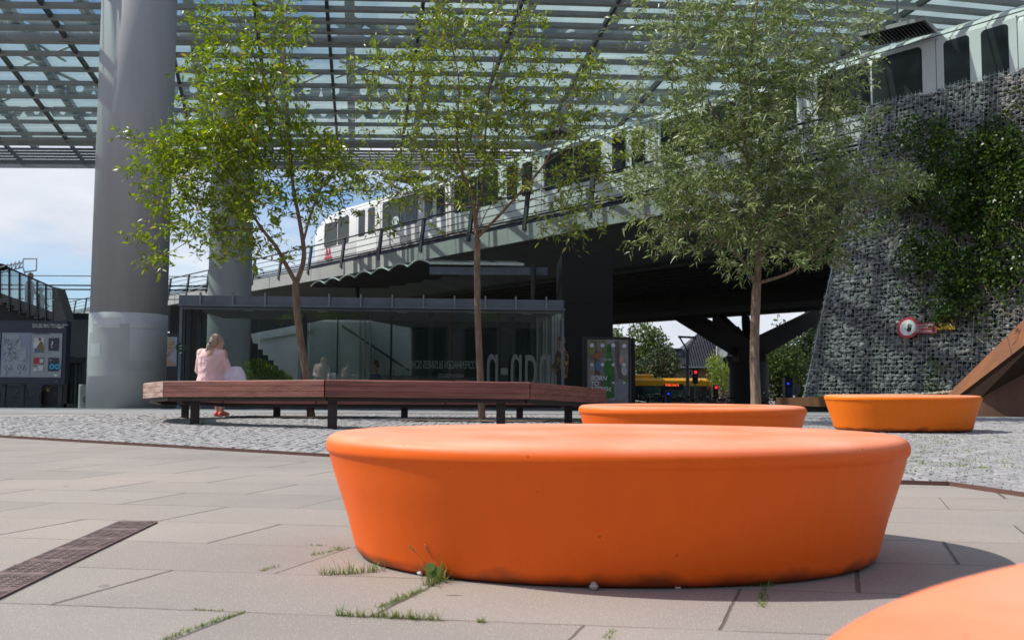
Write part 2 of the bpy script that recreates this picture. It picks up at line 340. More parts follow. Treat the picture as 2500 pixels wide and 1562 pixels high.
# steel edging between slabs and setts
mb = MB()
E = COB[:9]
for a, b in zip(E, E[1:]): mb.beam((a[0]-.02, a[1]-.05, 0.008), (b[0]-.02, b[1]-.05, 0.008), 0.014, 0.032)
tag(mb.build('edging_strip', mat('dark_rust', (.13, .065, .05), .85, scale=8)), 'thin rusty steel edging strip between the slabs and the cobblestones', 'edging')
# ------------------------------------------------------------------ drain grate
M_grate = mat('cast_iron_grate', (0.23, 0.16, 0.15), 0.75, 0.0, var=0.3, scale=25)
M_black = mat('deep_black', (0.012, 0.012, 0.013), 0.8)
gt = thing('drain_grate', 'long brown cast iron drain grate set in the slabs at lower left', 'drain grate', (-1.5, 2.6, 0))
ga, gb = Vector((-1.545, 3.70, 0)), Vector((-1.435, 2.05, 0)); gd = (gb-ga); GL = gd.length; gd.normalize(); gs = Vector((1, 0.0, 0)); gw = 0.155
GD2 = Vector((-1.80, .6, 0))
mb = MB(); mb.prism([ga-gs*gw/2+Vector((0, 0, .003)), ga+gs*gw/2+Vector((0, 0, .003)), gb+gs*gw/2+Vector((0, 0, .003)), gb-gs*gw/2+Vector((0, 0, .003))], (0, 0, .001)); mb.build('grate_bed', M_black, gt)
mb = MB()
for sgn in (-1, 1): mb.beam(ga+gs*sgn*gw/2+Vector((0, 0, .005)), gb+gs*sgn*gw/2+Vector((0, 0, .005)), .008, .004)
mb.build('grate_frame', M_grate, gt)
k = 0.0; idx = 0; mb = MB()
while k < GL:
    p = ga+gd*k
    mb.beam(p-gs*(gw/2-.006)+Vector((0, 0, .0055)), p+gs*(gw/2-.006)+Vector((0, 0, .0055)), .012 if idx % 9 else .026, .003)
    k += .022; idx += 1
for q in (-.045, -.015, .015, .045): mb.beam(ga+gs*q+Vector((0, 0, .0045)), gb+gs*q+Vector((0, 0, .0058)), .006, .003)
mb.build('grate_bars', M_grate, gt)
# ================================================================== ORANGE SEATS
def seat(cx, cy, a, b, z0, m, label, hole=False, H=0.41, ibot=0.105, sq=2.0):
    o = thing('orange_seat', label, 'seat', (cx, cy, z0), 'orange moulded seats on the plaza')
    K = H/.41
    pr = [(ibot+.05, .0), (ibot+.018, .006), (ibot+.004, .022), (ibot-.004, .045), (.075, .14), (.048, .22), (.022, .30), (.012, .340), (.0085, .347), (.003, .352), (.0, .363), (.0, .377), (.005, .391), (.015, .401), (.032, .4078), (.06, .4105), (.10, .411)]
    if hole: pr += [(.13, .409), (.16, .404), (.19, .394), (.22, .378), (.25, .35), (.28, .30), (.31, .18)]
    else: pr += [(.2, .411), (.35, .411)]
    n = 128; rings = []
    for ins, z in pr:
        ring = []
        for k in range(n):
            t_ = 2*math.pi*k/n; c_, s_ = math.cos(t_), math.sin(t_)
            wob = 1+.004*math.sin(2*t_+1)+.003*math.sin(5*t_)
            rx, ry = (a-ins)*wob, (b-ins)*wob
            ring.append((cx+rx*math.copysign(abs(c_)**(2/sq), c_), cy+ry*math.copysign(abs(s_)**(2/sq), s_), z0+z*K))
        rings.append(ring)
    mb = MB(); mb.loft(rings)
    mb.build('seat_shell', m, o, smooth=True); return o
def orange(name, c, c2):
    m = mat(name, c, 0.5, scale=2.2, col2=c2, bump=0.05, bscale=9, spec=0.28)
    t = m.node_tree; b = t.nodes['Principled BSDF']; old = b.inputs['Base Color'].links[0].from_socket
    cc = nn(t, 'ShaderNodeTexCoord')
    v = nn(t, 'ShaderNodeTexVoronoi'); v.inputs['Scale'].default_value = 13; t.links.new(cc.outputs['Object'], v.inputs[0])
    lt = nn(t, 'ShaderNodeMath', operation='LESS_THAN'); lt.inputs[1].default_value = .05; t.links.new(v.outputs[0], lt.inputs[0])
    mps = nn(t, 'ShaderNodeMapping'); mps.inputs['Scale'].default_value = (14, 14, 1.2); t.links.new(cc.outputs['Object'], mps.inputs[0])
    ns = nn(t, 'ShaderNodeTexNoise'); ns.inputs['Scale'].default_value = 1.6; ns.inputs['Detail'].default_value = 6; t.links.new(mps.outputs[0], ns.inputs[0])
    rr = nn(t, 'ShaderNodeValToRGB'); rr.color_ramp.elements[0].position = .3; rr.color_ramp.elements[0].color = (.965, .96, .955, 1); rr.color_ramp.elements[1].position = .62; rr.color_ramp.elements[1].color = (1, 1, 1, 1); t.links.new(ns.outputs[0], rr.inputs[0])
    # foot grime, deepened by contact shade painted into the same dark band
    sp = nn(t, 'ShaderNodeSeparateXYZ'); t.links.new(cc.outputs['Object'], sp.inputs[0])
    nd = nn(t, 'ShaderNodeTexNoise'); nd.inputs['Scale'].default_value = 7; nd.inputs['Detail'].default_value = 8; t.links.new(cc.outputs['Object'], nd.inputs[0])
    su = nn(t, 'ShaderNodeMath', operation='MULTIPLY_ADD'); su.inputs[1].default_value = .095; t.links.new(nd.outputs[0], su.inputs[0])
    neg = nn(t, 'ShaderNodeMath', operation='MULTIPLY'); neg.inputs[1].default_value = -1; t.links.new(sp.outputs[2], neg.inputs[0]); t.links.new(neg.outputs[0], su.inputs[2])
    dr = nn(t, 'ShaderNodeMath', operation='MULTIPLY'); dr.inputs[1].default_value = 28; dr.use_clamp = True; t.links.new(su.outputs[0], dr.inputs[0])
    b.inputs['Roughness'].default_value = .5
    sheen_z = nn(t, 'ShaderNodeMapRange'); sheen_z.inputs['From Min'].default_value = .385; sheen_z.inputs['From Max'].default_value = .412; t.links.new(sp.outputs[2], sheen_z.inputs[0])
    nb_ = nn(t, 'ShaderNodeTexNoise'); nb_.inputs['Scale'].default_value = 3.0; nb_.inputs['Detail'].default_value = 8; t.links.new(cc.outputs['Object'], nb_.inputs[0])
    bm_ = nn(t, 'ShaderNodeMath', operation='MULTIPLY'); sheen_z.inputs['To Max'].default_value = 1.5; t.links.new(sheen_z.outputs[0], bm_.inputs[0]); t.links.new(nb_.outputs[0], bm_.inputs[1])
    fb = nn(t, 'ShaderNodeMix', data_type='RGBA'); t.links.new(bm_.outputs[0], fb.inputs['Factor']); t.links.new(old, fb.inputs['A']); fb.inputs['B'].default_value = (.95, .40, .26, 1); old = fb.outputs['Result']  # salmon sky sheen painted onto the top surface by height
    m1 = nn(t, 'ShaderNodeMix', data_type='RGBA'); m1.blend_type = 'MULTIPLY'; m1.inputs['Factor'].default_value = 1; t.links.new(old, m1.inputs['A']); t.links.new(rr.outputs[0], m1.inputs['B'])
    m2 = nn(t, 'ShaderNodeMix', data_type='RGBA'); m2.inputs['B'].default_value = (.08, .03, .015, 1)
    wq = nn(t, 'ShaderNodeMapping'); wq.inputs['Scale'].default_value = (3, 3, 26); wq.inputs['Rotation'].default_value = (.25, .1, 0); t.links.new(cc.outputs['Object'], wq.inputs[0])
    sc1 = nn(t, 'ShaderNodeTexNoise'); sc1.inputs['Scale'].default_value = 2.2; sc1.inputs['Detail'].default_value = 10; sc1.inputs['Roughness'].default_value = .75; t.links.new(wq.outputs[0], sc1.inputs[0])
    sr_ = nn(t, 'ShaderNodeMapRange'); sr_.inputs['From Min'].default_value = .62; sr_.inputs['From Max'].default_value = .74; sr_.inputs['To Max'].default_value = .30; t.links.new(sc1.outputs[0], sr_.inputs[0])
    pm_ = nn(t, 'ShaderNodeMix', data_type='RGBA'); pm_.inputs['B'].default_value = (.55, .20, .09, 1); t.links.new(sr_.outputs[0], pm_.inputs['Factor']); t.links.new(m1.outputs['Result'], pm_.inputs['A']); m1 = pm_
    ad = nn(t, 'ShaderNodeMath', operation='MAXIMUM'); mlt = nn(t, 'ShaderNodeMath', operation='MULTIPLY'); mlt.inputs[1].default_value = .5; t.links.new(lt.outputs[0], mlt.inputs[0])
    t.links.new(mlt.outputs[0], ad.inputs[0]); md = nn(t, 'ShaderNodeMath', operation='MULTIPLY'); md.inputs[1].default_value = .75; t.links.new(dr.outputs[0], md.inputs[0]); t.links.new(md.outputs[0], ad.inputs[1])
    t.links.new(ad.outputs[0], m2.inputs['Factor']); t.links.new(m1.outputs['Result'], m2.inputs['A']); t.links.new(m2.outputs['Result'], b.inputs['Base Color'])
    return m
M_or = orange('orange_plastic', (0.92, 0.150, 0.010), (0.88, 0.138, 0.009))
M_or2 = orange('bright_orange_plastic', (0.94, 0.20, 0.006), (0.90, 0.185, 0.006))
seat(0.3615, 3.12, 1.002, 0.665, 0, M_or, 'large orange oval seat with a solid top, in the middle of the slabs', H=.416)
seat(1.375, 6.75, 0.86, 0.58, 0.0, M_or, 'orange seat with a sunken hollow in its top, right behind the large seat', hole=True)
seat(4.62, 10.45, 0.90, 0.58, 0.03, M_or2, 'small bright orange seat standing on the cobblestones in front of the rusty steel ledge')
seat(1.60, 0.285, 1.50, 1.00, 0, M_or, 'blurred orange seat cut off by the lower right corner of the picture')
# ================================================================== GRASS AND PEBBLES
M_grass = leafmat('grass_blade', (0.07, 0.13, 0.02), (0.12, 0.21, 0.035), (0.20, 0.27, 0.06), .6, .3, (.35, .27, .1), .12)
M_straw = leafmat('dry_stalk', (0.35, 0.2, 0.08), (0.45, 0.28, 0.12), (0.3, 0.3, 0.08), .7, .2)
def blades(pts, name, label, cat='weeds', m=None, hmin=.02, hmax=.05, wd=.0022, n=40, spread=.02, lean=1.5, kind=None, group=None):
    vs = []; fs = []
    for _ in range(n):
        seg = random.random()*(len(pts)-1); i = min(int(seg), len(pts)-2) if len(pts) > 1 else 0
        p = Vector(pts[i]).lerp(Vector(pts[i+1]), seg-i) if len(pts) > 1 else Vector(pts[0])
        p = p + Vector((random.gauss(0, spread), random.gauss(0, spread*.7), 0)); h = random.uniform(hmin, hmax)*random.choice((.45, .6, .8, 1)); an = random.uniform(0, 6.28)
        d = Vector((math.cos(an), math.sin(an), 0)); s_ = Vector((-d.y, d.x, 0)); ln = random.uniform(.1, lean)*h
        k = len(vs)
        for q, (f, z) in enumerate(((0, 0), (.35, .55), (.75, .85), (1, 1))):
            c_ = p+d*ln*f+Vector((0, 0, h*z)); w_ = wd*(1-f)*.9+.0004
            vs += [tuple(c_-s_*w_/2), tuple(c_+s_*w_/2)]
        for q in range(3): fs.append((k+2*q, k+2*q+1, k+2*q+3, k+2*q+2))
    c0 = Vector((sum(v[0] for v in vs)/len(vs), sum(v[1] for v in vs)/len(vs), 0))
    me = bpy.data.meshes.new(name); me.from_pydata([(v[0]-c0.x, v[1]-c0.y, v[2]) for v in vs], [], fs); me.materials.append(m or M_grass)
    o = finish(bpy.data.objects.new(name, me), None); o.location = c0
    return tag(o, label, cat, group, kind)
def G(px, py): return WZ(px, py, 0.0)
gr = 'weeds growing in the slab joints'
T = 'grass_tuft'
blades([G(785, 1402), G(860, 1400), G(930, 1392)], T, 'low wide tuft of green grass at the left foot of the large orange seat', 'grass tuft', n=170, hmin=.012, hmax=.05, spread=.012, group=gr)
wt = blades([G(1045, 1430), G(1075, 1418), G(1090, 1408)], T, 'tall weed with dry stalks against the front of the large orange seat', 'weed', n=150, hmin=.03, hmax=.09, spread=.012, group=gr)
mb = MB()
for (x1, y1, x2, y2) in ((1062, 1412, 1000, 1332), (1066, 1412, 1040, 1330), (1075, 1412, 1100, 1355), (1080, 1412, 1072, 1345), (1072, 1412, 1090, 1370)):
    a = G(x1, y1); b = W(x2, y2, a.y-.02); mb.tube([a, a.lerp(b, .5)+Vector((.004, 0, .006)), b], [.0012, .001, .0006], 4)
    for q in range(7): mb.ell(b.lerp(a, q*.035)+Vector((random.uniform(-.005, .005), 0, 0)), (.0022, .0016, .0034), 6)
mb.build('dry_stalk', M_straw, wt)
wt.children[0].location = (0, 0, 0)
for v in wt.children[0].data.vertices: pass
mb = MB()
for (x1, y1, r) in ((1051, 1384, .012), (1068, 1390, .009), (1056, 1400, .010)):
    c_ = W(x1, y1, 2.50); mb.prism([c_+Vector((r*math.cos(k*.7)*1.1, r*.4*math.sin(k*.7), r*math.sin(k*.7))) for k in range(9)], (0, .001, 0))
mb.build('broad_leaf', M_grass, wt)
blades([G(930, 1483), G(985, 1460), G(1030, 1440)], T, 'strip of grass along the slanting joint below the tall weed', 'grass tuft', n=230, hmin=.005, hmax=.02, spread=.007, group=gr)
blades([G(820, 1502), G(860, 1504), G(890, 1506)], T, 'spiky grass tuft left end of the bottom joint row', 'grass tuft', n=100, hmin=.01, hmax=.035, spread=.006, group=gr)
blades([G(905, 1505), G(985, 1510), G(1075, 1514)], T, 'longest dark grass tuft in the bottom joint row, below the slanting strip', 'grass tuft', n=240, hmin=.01, hmax=.034, spread=.006, group=gr)
blades([G(1168, 1518), G(1178, 1519)], T, 'single small grass sprig alone on the bottom joint', 'grass tuft', n=26, hmin=.008, hmax=.025, spread=.006, group=gr)
blades([G(400, 1562), G(500, 1525), G(600, 1493)], T, 'moss and grass line running from the bottom edge to the joint corner at left', 'grass tuft', n=260, hmin=.003, hmax=.014, spread=.006, group=gr)
blades([G(470, 1487), G(540, 1491)], T, 'thin yellow moss line in the joint left of the grassy corner', 'moss', n=60, hmin=.002, hmax=.008, spread=.004, group=gr)
blades([G(760, 1356), G(840, 1338)], T, 'fine grass in the slanting joint just left of the large orange seat', 'grass tuft', n=90, hmin=.004, hmax=.022, spread=.007, group=gr)
blades([G(635, 1394), G(680, 1383)], T, 'small grass patch at the left end of the joint beside the seat', 'grass tuft', n=50, hmin=.004, hmax=.015, spread=.007, group=gr)
blades([G(750, 1330), G(798, 1331)], T, 'short green grass dash in the upper joint left of the large seat', 'grass tuft', n=40, hmin=.003, hmax=.01, spread=.005, group=gr)
blades([G(1800, 1425), G(1860, 1430), G(1875, 1420)], T, 'bushy light green weed with yellow heads at the right foot of the large seat', 'weed', n=170, hmin=.01, hmax=.045, spread=.016, wd=.0028, group=gr)
blades([G(1866, 1440), G(1860, 1482)], T, 'yellow green moss running down the joint below the bushy weed', 'moss', n=130, hmin=.004, hmax=.016, spread=.007, group=gr)
blades([G(1480, 1560), G(1500, 1535)], T, 'mossy gap in the joint at the bottom edge of the picture', 'moss', n=50, hmin=.004, hmax=.012, spread=.006, group=gr)
blades([G(500, 1040), G(475, 1036)], T, 'pale dry grass at the foot of the left bench leg', 'grass tuft', n=60, hmin=.05, hmax=.15, spread=.06, wd=.006, group=gr)
pts = []
vs = [];
o = None
mbp = []
for q in range(70):
    px_ = random.uniform(2215, 2500); py_ = random.uniform(1068, 1170)
    mbp.append(G(px_, py_)+Vector((0, 0, .035)))
vs = []; fs = []
for p in mbp:
    for _ in range(random.randint(4, 16)):
        c_ = p+Vector((random.gauss(0, .03), random.gauss(0, .04), 0)); an = random.uniform(0, 6.28); d = Vector((math.cos(an), math.sin(an), 0))*.012; s_ = Vector((-d.y, d.x, 0))*.3; k = len(vs)
        vs += [tuple(c_-s_), tuple(c_+s_), tuple(c_+d+Vector((0, 0, random.uniform(.006, .02))))]; fs.append((k, k+1, k+2))
me = bpy.data.meshes.new('moss'); me.from_pydata(vs, [], fs); me.materials.append(M_grass)
tag(finish(bpy.data.objects.new('moss', me), None), 'scattered green moss between the cobblestones at right', 'moss', kind='stuff')
def stone(c, r, seed, name='pebble', m=None, sub=2):
    bm = bmesh.new(); bmesh.ops.create_icosphere(bm, subdivisions=sub, radius=1); rd = random.Random(seed)
    ph = [rd.uniform(0, 6) for _ in range(6)]
    for v in bm.verts:
        k = 1+.18*math.sin(3*v.co.x+ph[0])+.16*math.sin(4*v.co.y+ph[1])+.14*math.sin(5*v.co.z+ph[2])
        v.co = Vector((v.co.x*r[0]*k, v.co.y*r[1]*k, v.co.z*r[2]*k))
    me = bpy.data.meshes.new(name); bm.to_mesh(me); bm.free(); me.materials.append(m); o = finish(bpy.data.objects.new(name, me), None); o.location = c; return o
M_peb = mat('pebble_stone', (0.5, 0.47, 0.43), .8, scale=40, var=.3)
tag(stone(G(1449, 1440)+Vector((0, 0, .012)), (.014, .011, .011), 3, m=M_peb), 'grey lump of stone at the front foot of the large orange seat', 'pebble')
tag(stone(G(1026, 1405)+Vector((0, 0, .010)), (.011, .009, .008), 4, m=mat('pale_stone', (.75, .73, .68), .7)), 'white pebble left of the tall weed', 'pebble')
tag(stone(G(1655, 1436)+Vector((0, 0, .004)), (.010, .006, .003), 5, m=MATS['pale_stone']), 'flat white stone chip under the shaded front of the large seat', 'pebble')
# ================================================================== WOODEN RING BENCH
M_wood = mat('red_brown_hardwood', (0.30, 0.105, 0.075), 0.62, scale=7, col2=(0.15, 0.048, 0.036), bump=0.35, bscale=45, stretch=(0.25, 0.8, 3.2), detail=9)
M_woodw = mat('worn_hardwood', (0.52, 0.42, 0.36), 0.7, scale=8, col2=(0.27, 0.11, 0.08), bump=0.3, bscale=45, stretch=(0.4, 0.8, 3.2), detail=9)
M_leg = mat('black_brown_steel', (0.035, 0.026, 0.026), 0.5, 0.2, scale=5)
bench = thing('ring_bench', 'long faceted ring bench of red brown timber on black legs around two trees', 'bench', (-1.7, 12, 0))
OUT = [(-4.32, 10.95, .557), (-2.13, 10.05, .586), (0.215, 10.15, .570), (1.30, 12.1, .475), (1.05, 13.35, .43), (-0.95, 13.5, .42), (-2.9, 13.45, .42), (-4.45, 13.25, .43), (-5.05, 12.45, .47), (-4.80, 11.5, .525)]
def inset(P, d):
    n = len(P); R = []
    for i in range(n):
        p0 = Vector(P[i-1][:2]); p1 = Vector(P[i][:2]); p2 = Vector(P[(i+1) % n][:2])
        d1 = (p1-p0).normalized(); d2 = (p2-p1).normalized(); n1 = Vector((-d1.y, d1.x)); n2 = Vector((-d2.y, d2.x))
        mt = (n1+n2).normalized(); R.append(p1+mt*d/max(.35, mt.dot(n1)))
    return R
INN = inset(OUT, .52)
TH = .195
for i in range(len(OUT)):
    a = Vector(OUT[i]); b = Vector(OUT[(i+1) % len(OUT)]); ai = Vector((*INN[i], a.z)); bi = Vector((*INN[(i+1) % len(OUT)], b.z))
    def prof(o_, i_):
        u = (i_-o_); wl = u.length; un = u/wl; P_ = []
        side = [(0.0, -TH), (0.0, -TH*.69), (.006, -TH*.68), (.006, -TH*.665), (0, -TH*.655), (0, -TH*.35), (.006, -TH*.34), (.006, -TH*.325), (0, -TH*.315), (0, -.010), (.010, 0)]
        for x, z in side: P_.append(o_+un*x+Vector((0, 0, z)))
        for x, z in reversed(side): P_.append(o_+un*(wl-x)+Vector((0, 0, z)))
        return P_
    g = (b-a).normalized()*.008; gi = (bi-ai).normalized()*.008
    mb = MB(); mb.loft([prof(a+g, ai+gi), prof(b-g, bi-gi)])
    worn = (i == 9)
    s_ = mb.build('seat_beam', M_woodw if worn else M_wood, bench)
    if worn: s_['label'] = 'bleached worn end of the timber ring'
mb = MB()
INN2 = inset(OUT, .10); INN3 = inset(OUT, .42)
for i in range(len(OUT)):
    j = (i+1) % len(OUT)
    for I_ in (INN2, INN3): mb.beam((*I_[i], OUT[i][2]-TH-.025), (*I_[j], OUT[j][2]-TH-.025), .06, .05)
mb.build('under_frame', M_leg, bench)
for (px_, d, wd) in ((481, 11.15, .105), (815, 10.25, .105), (1224, 10.35, .105), (1388, 11.7, .105), (457, 12.75, .1), (680, 13.2, .1), (990, 13.25, .1), (1270, 13.1, .1)):
    x = XD(px_, d); best = min(OUT, key=lambda q: abs(q[1]-d)+.25*abs(q[0]-x)); zt = (best[2] if d < 12 else .44)-TH+.02
    if px_ == 1388: zt = .31
    MB().box((x, d, (zt)/2), (wd, .05, zt)).build('leg', M_leg, bench, bevel=.006)
# ================================================================== KIOSK (glass pavilion)
M_steelb = mat('blue_grey_steel', (0.115, 0.135, 0.165), 0.5, 0.1, var=.15, scale=2.5)
M_steeld = mat('dark_grey_steel', (0.035, 0.042, 0.05), 0.5, 0.2, scale=4)
M_plinth = mat('blue_painted_plinth', (0.06, 0.075, 0.105), 0.5, scale=3)
M_gl = glass('window_glass', (0.80, 0.84, 0.82), 0.11)
M_ceil = mat('dim_ceiling', (0.16, 0.16, 0.15), 0.8)
KA = Vector((XD(437, 19.6), 19.6, 0)); KB = Vector((XD(1377, 20.4), 20.4, 0)); KU = (KB-KA).normalized(); KN = Vector((-KU.y, KU.x, 0)); KL = (KB-KA).length
KZ = -.1; KH = 2.58; KD = 4.2
def K(u, v, z): return KA+KU*u+KN*v+Vector((0, 0, KZ+z))
KR = math.atan2(KU.y, KU.x)
kio = thing('glass_pavilion', 'long low glass waiting pavilion with flat blue grey roof behind the ring bench', 'pavilion', K(KL/2, KD/2, 0))
MB().prism([K(0, 0, .0), K(KL, 0, .0), K(KL, KD, .0), K(0, KD, .0)], (0, 0, .05)).build('floor', M_asph, kio)
MB().prism([K(.02, .02, KH-.28), K(KL-.02, .02, KH-.28), K(KL-.02, KD, KH-.28), K(.02, KD, KH-.28)], (0, 0, .10)).build('ceiling', M_ceil, kio)
mb = MB(); mb.prism([K(0, -.12, KH-.26), K(KL-.02, -.12, KH-.26), K(KL-.02, KD, KH-.26), K(0, KD, KH-.26)], (0, 0, .21)); roof = mb.build('roof', M_steelb, kio)
mb = MB()
nr = 12
for i in range(nr+1):
    u = .47+i*.705
    if u < KL: MB().box(K(u, -.14, KH-.13), (.035, .05, .30), KR).build('roof_rib', mat('pale_steel', (.2, .22, .25), .5, .3), kio)
MB().box(K(KL/2, -.135, KH-.265), (KL+.02, .045, .05), KR).build('gutter_edge', M_steelb, kio)
MB().box(K(KL/2+.25, .03, .12), (KL-.5, .06, .24), KR).build('plinth', M_plinth, kio)
MB().box(K(KL/2, .0, KH-.33), (KL, .05, .05), KR).build('top_rail', M_steelb, kio)
for u in (.03, KL-.03): MB().box(K(u, .0, KH/2-.14), (.06, .06, KH-.3), KR).build('corner_post', M_steelb, kio)
for (px_, wd, v) in ((455, .035, .3), (468, .10, .5), (497, .10, 1.0), (484, .04, 2.4)):
    u = (XD(px_, 19.65+v)-KA.x); MB().box(K(u, v, KH/2-.14), (wd, .08, KH-.3), KR).build('post', M_steeld, kio)
edges = [KL*.068+.02] + [(XD(p, 19.9)-KA.x) for p in (733, 1062, 1225)] + [KL-.06]
edges = [(XD(p, 20.0)-KA.x) for p in (508,)] + [(XD(p, 20.0)-KA.x) for p in (640, 759, 905, 1060, 1224, 1296)] + [KL-.07]
for a_, b_ in zip(edges, edges[1:]): MB().box(K((a_+b_)/2, .02, KH/2-.06), (b_-a_-.012, .012, KH-.62+.06), KR).build('glass_pane', M_gl, kio)
for px_, d_, wd in ((760, 1.2, .10), (1056, .35, .10), (1220, .1, .06), (1120, 2.3, .03), (848, 2.3, .03), (980, 2.6, .05), (1275, 2.0, .04)):
    MB().box(K(XD(px_, 20.0+d_)-KA.x, d_, KH/2-.14), (wd, wd, KH-.3), KR).build('post', M_steeld, kio)
MB().box(K(KL/2+1, KD-.05, KH/2-.14), (KL-2.0, .012, KH-.4), KR).build('rear_glass', M_gl, kio)
for u in (1.3, 3.0, 4.9, 6.6, 7.9): MB().tube([K(u, 1.0, KH-.30), K(u, 1.0, KH-.285)], .13, 16).build('ceiling_lamp', mat('lamp_ring', (.6, .6, .5), .4), kio)
M_white = mat('white_vinyl', (0.42, 0.44, 0.44), 0.6)
M_whitef = glass('frosted_vinyl', (0.5, .53, .53), .05, .55, (.55, .6, .6))
def KT(name, body, size, px_, py_, v, m, mirror=True, **kw):
    p = W(px_, py_, 20.0+v); return text(name, body, size, p, m, kio, rz=KR, mirror=mirror, **kw)
KT('lettering', 'COPENHAGEN BUSINESS SCHOOL', .26, 1163, 900, .25, M_white, squash=.42)
KT('lettering', 'HANDELSHOJSKOLEN', .14, 1132, 922, .25, M_white, squash=.42)
KT('lettering', 'nqn-n', 1.65, 1348, 946, .12, mat('grey_vinyl', (.10, .11, .11), .6), squash=.40, bold=.0)
# what shows in and through the pavilion glass
M_conc = mat('grey_concrete', (0.34, 0.34, 0.33), 0.85, scale=1.5, var=.12, bump=.15, bscale=60)
M_conld = mat('pale_concrete', (0.55, 0.55, 0.53), 0.85, scale=1.5, var=.12)
M_conc2 = mat('dark_concrete', (0.13, 0.13, 0.125), 0.85, scale=1.5, var=.2)
o = thing('reflected_stair', 'pale stepped block standing in for a reflection in the left pavilion glass', 'stair', W(740, 960, 25.5))  # glass reflection of a pale stepped building, built as a solid block
pts = [(612, 815), (840, 772), (1000, 800), (1000, 990), (720, 990), (715, 930), (703, 930), (703, 918), (692, 918), (692, 905), (680, 905), (680, 892), (668, 892), (668, 879), (655, 879), (655, 866), (642, 866), (642, 852), (630, 852), (630, 838), (618, 838)]
MB().prism([W(a, b, 26.0) for a, b in pts], (0, .5, 0)).build('reflected_steps', mat('reflection_white', (.80, .79, .76), .85, scale=1.5, var=.08), o)
MB().beam(W(630, 822, 25.9), W(760, 800, 25.9), .05, .18).build('reflected_edge', mat('reflection_pale', (.75, .8, .78), .6), o)
for k in range(3): MB().beam(W(880+12*k, 740, 25.8), W(880+12*k, 960, 25.8), .06, .06).build('baluster', M_white, o)
MB().beam(W(835, 795, 25.8), W(1000, 905, 25.8), .05, .06).build('handrail', mat('dark_rail', (.03, .03, .03), .5), o)
o = thing('curtain', 'light grey vertical curtain strips inside the right end of the pavilion', 'curtain', W(1345, 990, 22.4))
mb = MB()
for k in range(9): mb.box(W(1312+k*7.5, 860, 22.6)+Vector((0, .04*math.sin(k*2), -.05)), (.052+.02*(k % 2), .02+.03*(k % 3), 2.1))
mb.build('curtain_cloth', M_conld, o)
drum = thing('round_kiosk', 'round dark kiosk drum with white lettering, behind the seated man in blue', 'kiosk', W(965, 990, 26.5)+Vector((0, 0, -.6)))
c_ = drum.location
MB().tube([c_, c_+Vector((0, 0, 1.35)), c_+Vector((0, 0, 1.36)), c_+Vector((0, 0, 1.5))], [.62, .62, .7, .7], 32).build('drum', M_steelb, drum, smooth=False)
text('lettering', 'BRASIN', .38, W(1000, 925, 25.7), M_white, drum, mirror=True, squash=.6)
# green shrub visible through left glass
# ================================================================== PILLARS
M_pil = mat('grey_painted_pillar', (0.36, 0.36, 0.37), 0.75, scale=1.0, var=.09, bump=.05, bscale=30, stretch=(1.4, 1.4, .22))
M_pil2 = mat('repainted_pillar_foot', (0.50, 0.505, 0.51), 0.8, scale=.9, var=.05, bump=.08, bscale=50)
M_pil3 = mat('grey_paint_patch', (0.42, 0.42, 0.415), 0.8, scale=2, var=.06)
M_pil4 = mat('pale_paint_patch', (0.55, 0.555, 0.56), 0.8, scale=2, var=.06)
def pillar(x, y, r, zb, zt, zs, label):
    o = thing('concrete_pillar', label, 'pillar', (x, y, zb), 'canopy pillars')
    if zs: MB().tube([(x, y, zb), (x, y, zs-.01), (x, y, zs)], [r, r, r-.012], 96).build('repainted_foot', M_pil2, o, smooth=False)
    MB().tube([(x, y, zs or zb), (x, y, zt)], r-.014, 96).build('shaft', M_pil, o)
    return o
PD = 21.1; PX = XD(313, PD)
pil = pillar(PX, PD, .872, -.13, 12.4, W(300, 768, PD).z, 'huge grey concrete pillar with repainted foot at the left, nearest to the camera')
for ob in pil.children: ob.data.polygons.foreach_set('use_smooth', [len(p.vertices) == 4 for p in ob.data.polygons])
def patch(px0, px1, py0, py1, m, dr):
    # curved thin paint patch on the pillar
    c0 = math.asin(max(-.98, min(.98, (px0-313)/88))); c1 = math.asin(max(-.98, min(.98, (px1-313)/88)))
    z1 = W(300, py0, PD-.8).z; z0 = max(-.1, W(300, py1, PD-.8).z); n = 14; R = .872+dr; off = math.atan2(PX, PD)
    ra = []; rb = []
    for k in range(n+1):
        a = c0+(c1-c0)*k/n; p = Vector((PX+R*math.sin(a-off*0), PD-R*math.cos(a), 0)); ra.append(p+Vector((0, 0, z0))); rb.append(p+Vector((0, 0, z1)))
    mb = MB(); mb.loft([ra, rb], closed=False, cap=False); mb.build('paint_patch', m, pil, smooth=True)
for q in ((246, 350, 790, 918, M_pil3, .003), (275, 330, 775, 800, M_pil4, .005), (243, 262, 770, 812, M_pil4, .005), (350, 398, 785, 800, M_pil4, .006), (228, 238, 840, 910, M_pil3, .004), (300, 396, 880, 905, M_pil3, .005), (255, 285, 838, 870, M_pil2, .006)): patch(*q)
P2 = 35.0; pillar(XD(558, P2), P2, .84, -1.2, 12.4, None, 'grey concrete pillar rising behind the left end of the pavilion roof')
P3 = 76.0; pillar(XD(1529, P3), P3, .75, -2.3, 3.7, None, 'distant pale round pillar beyond the advertising panel')
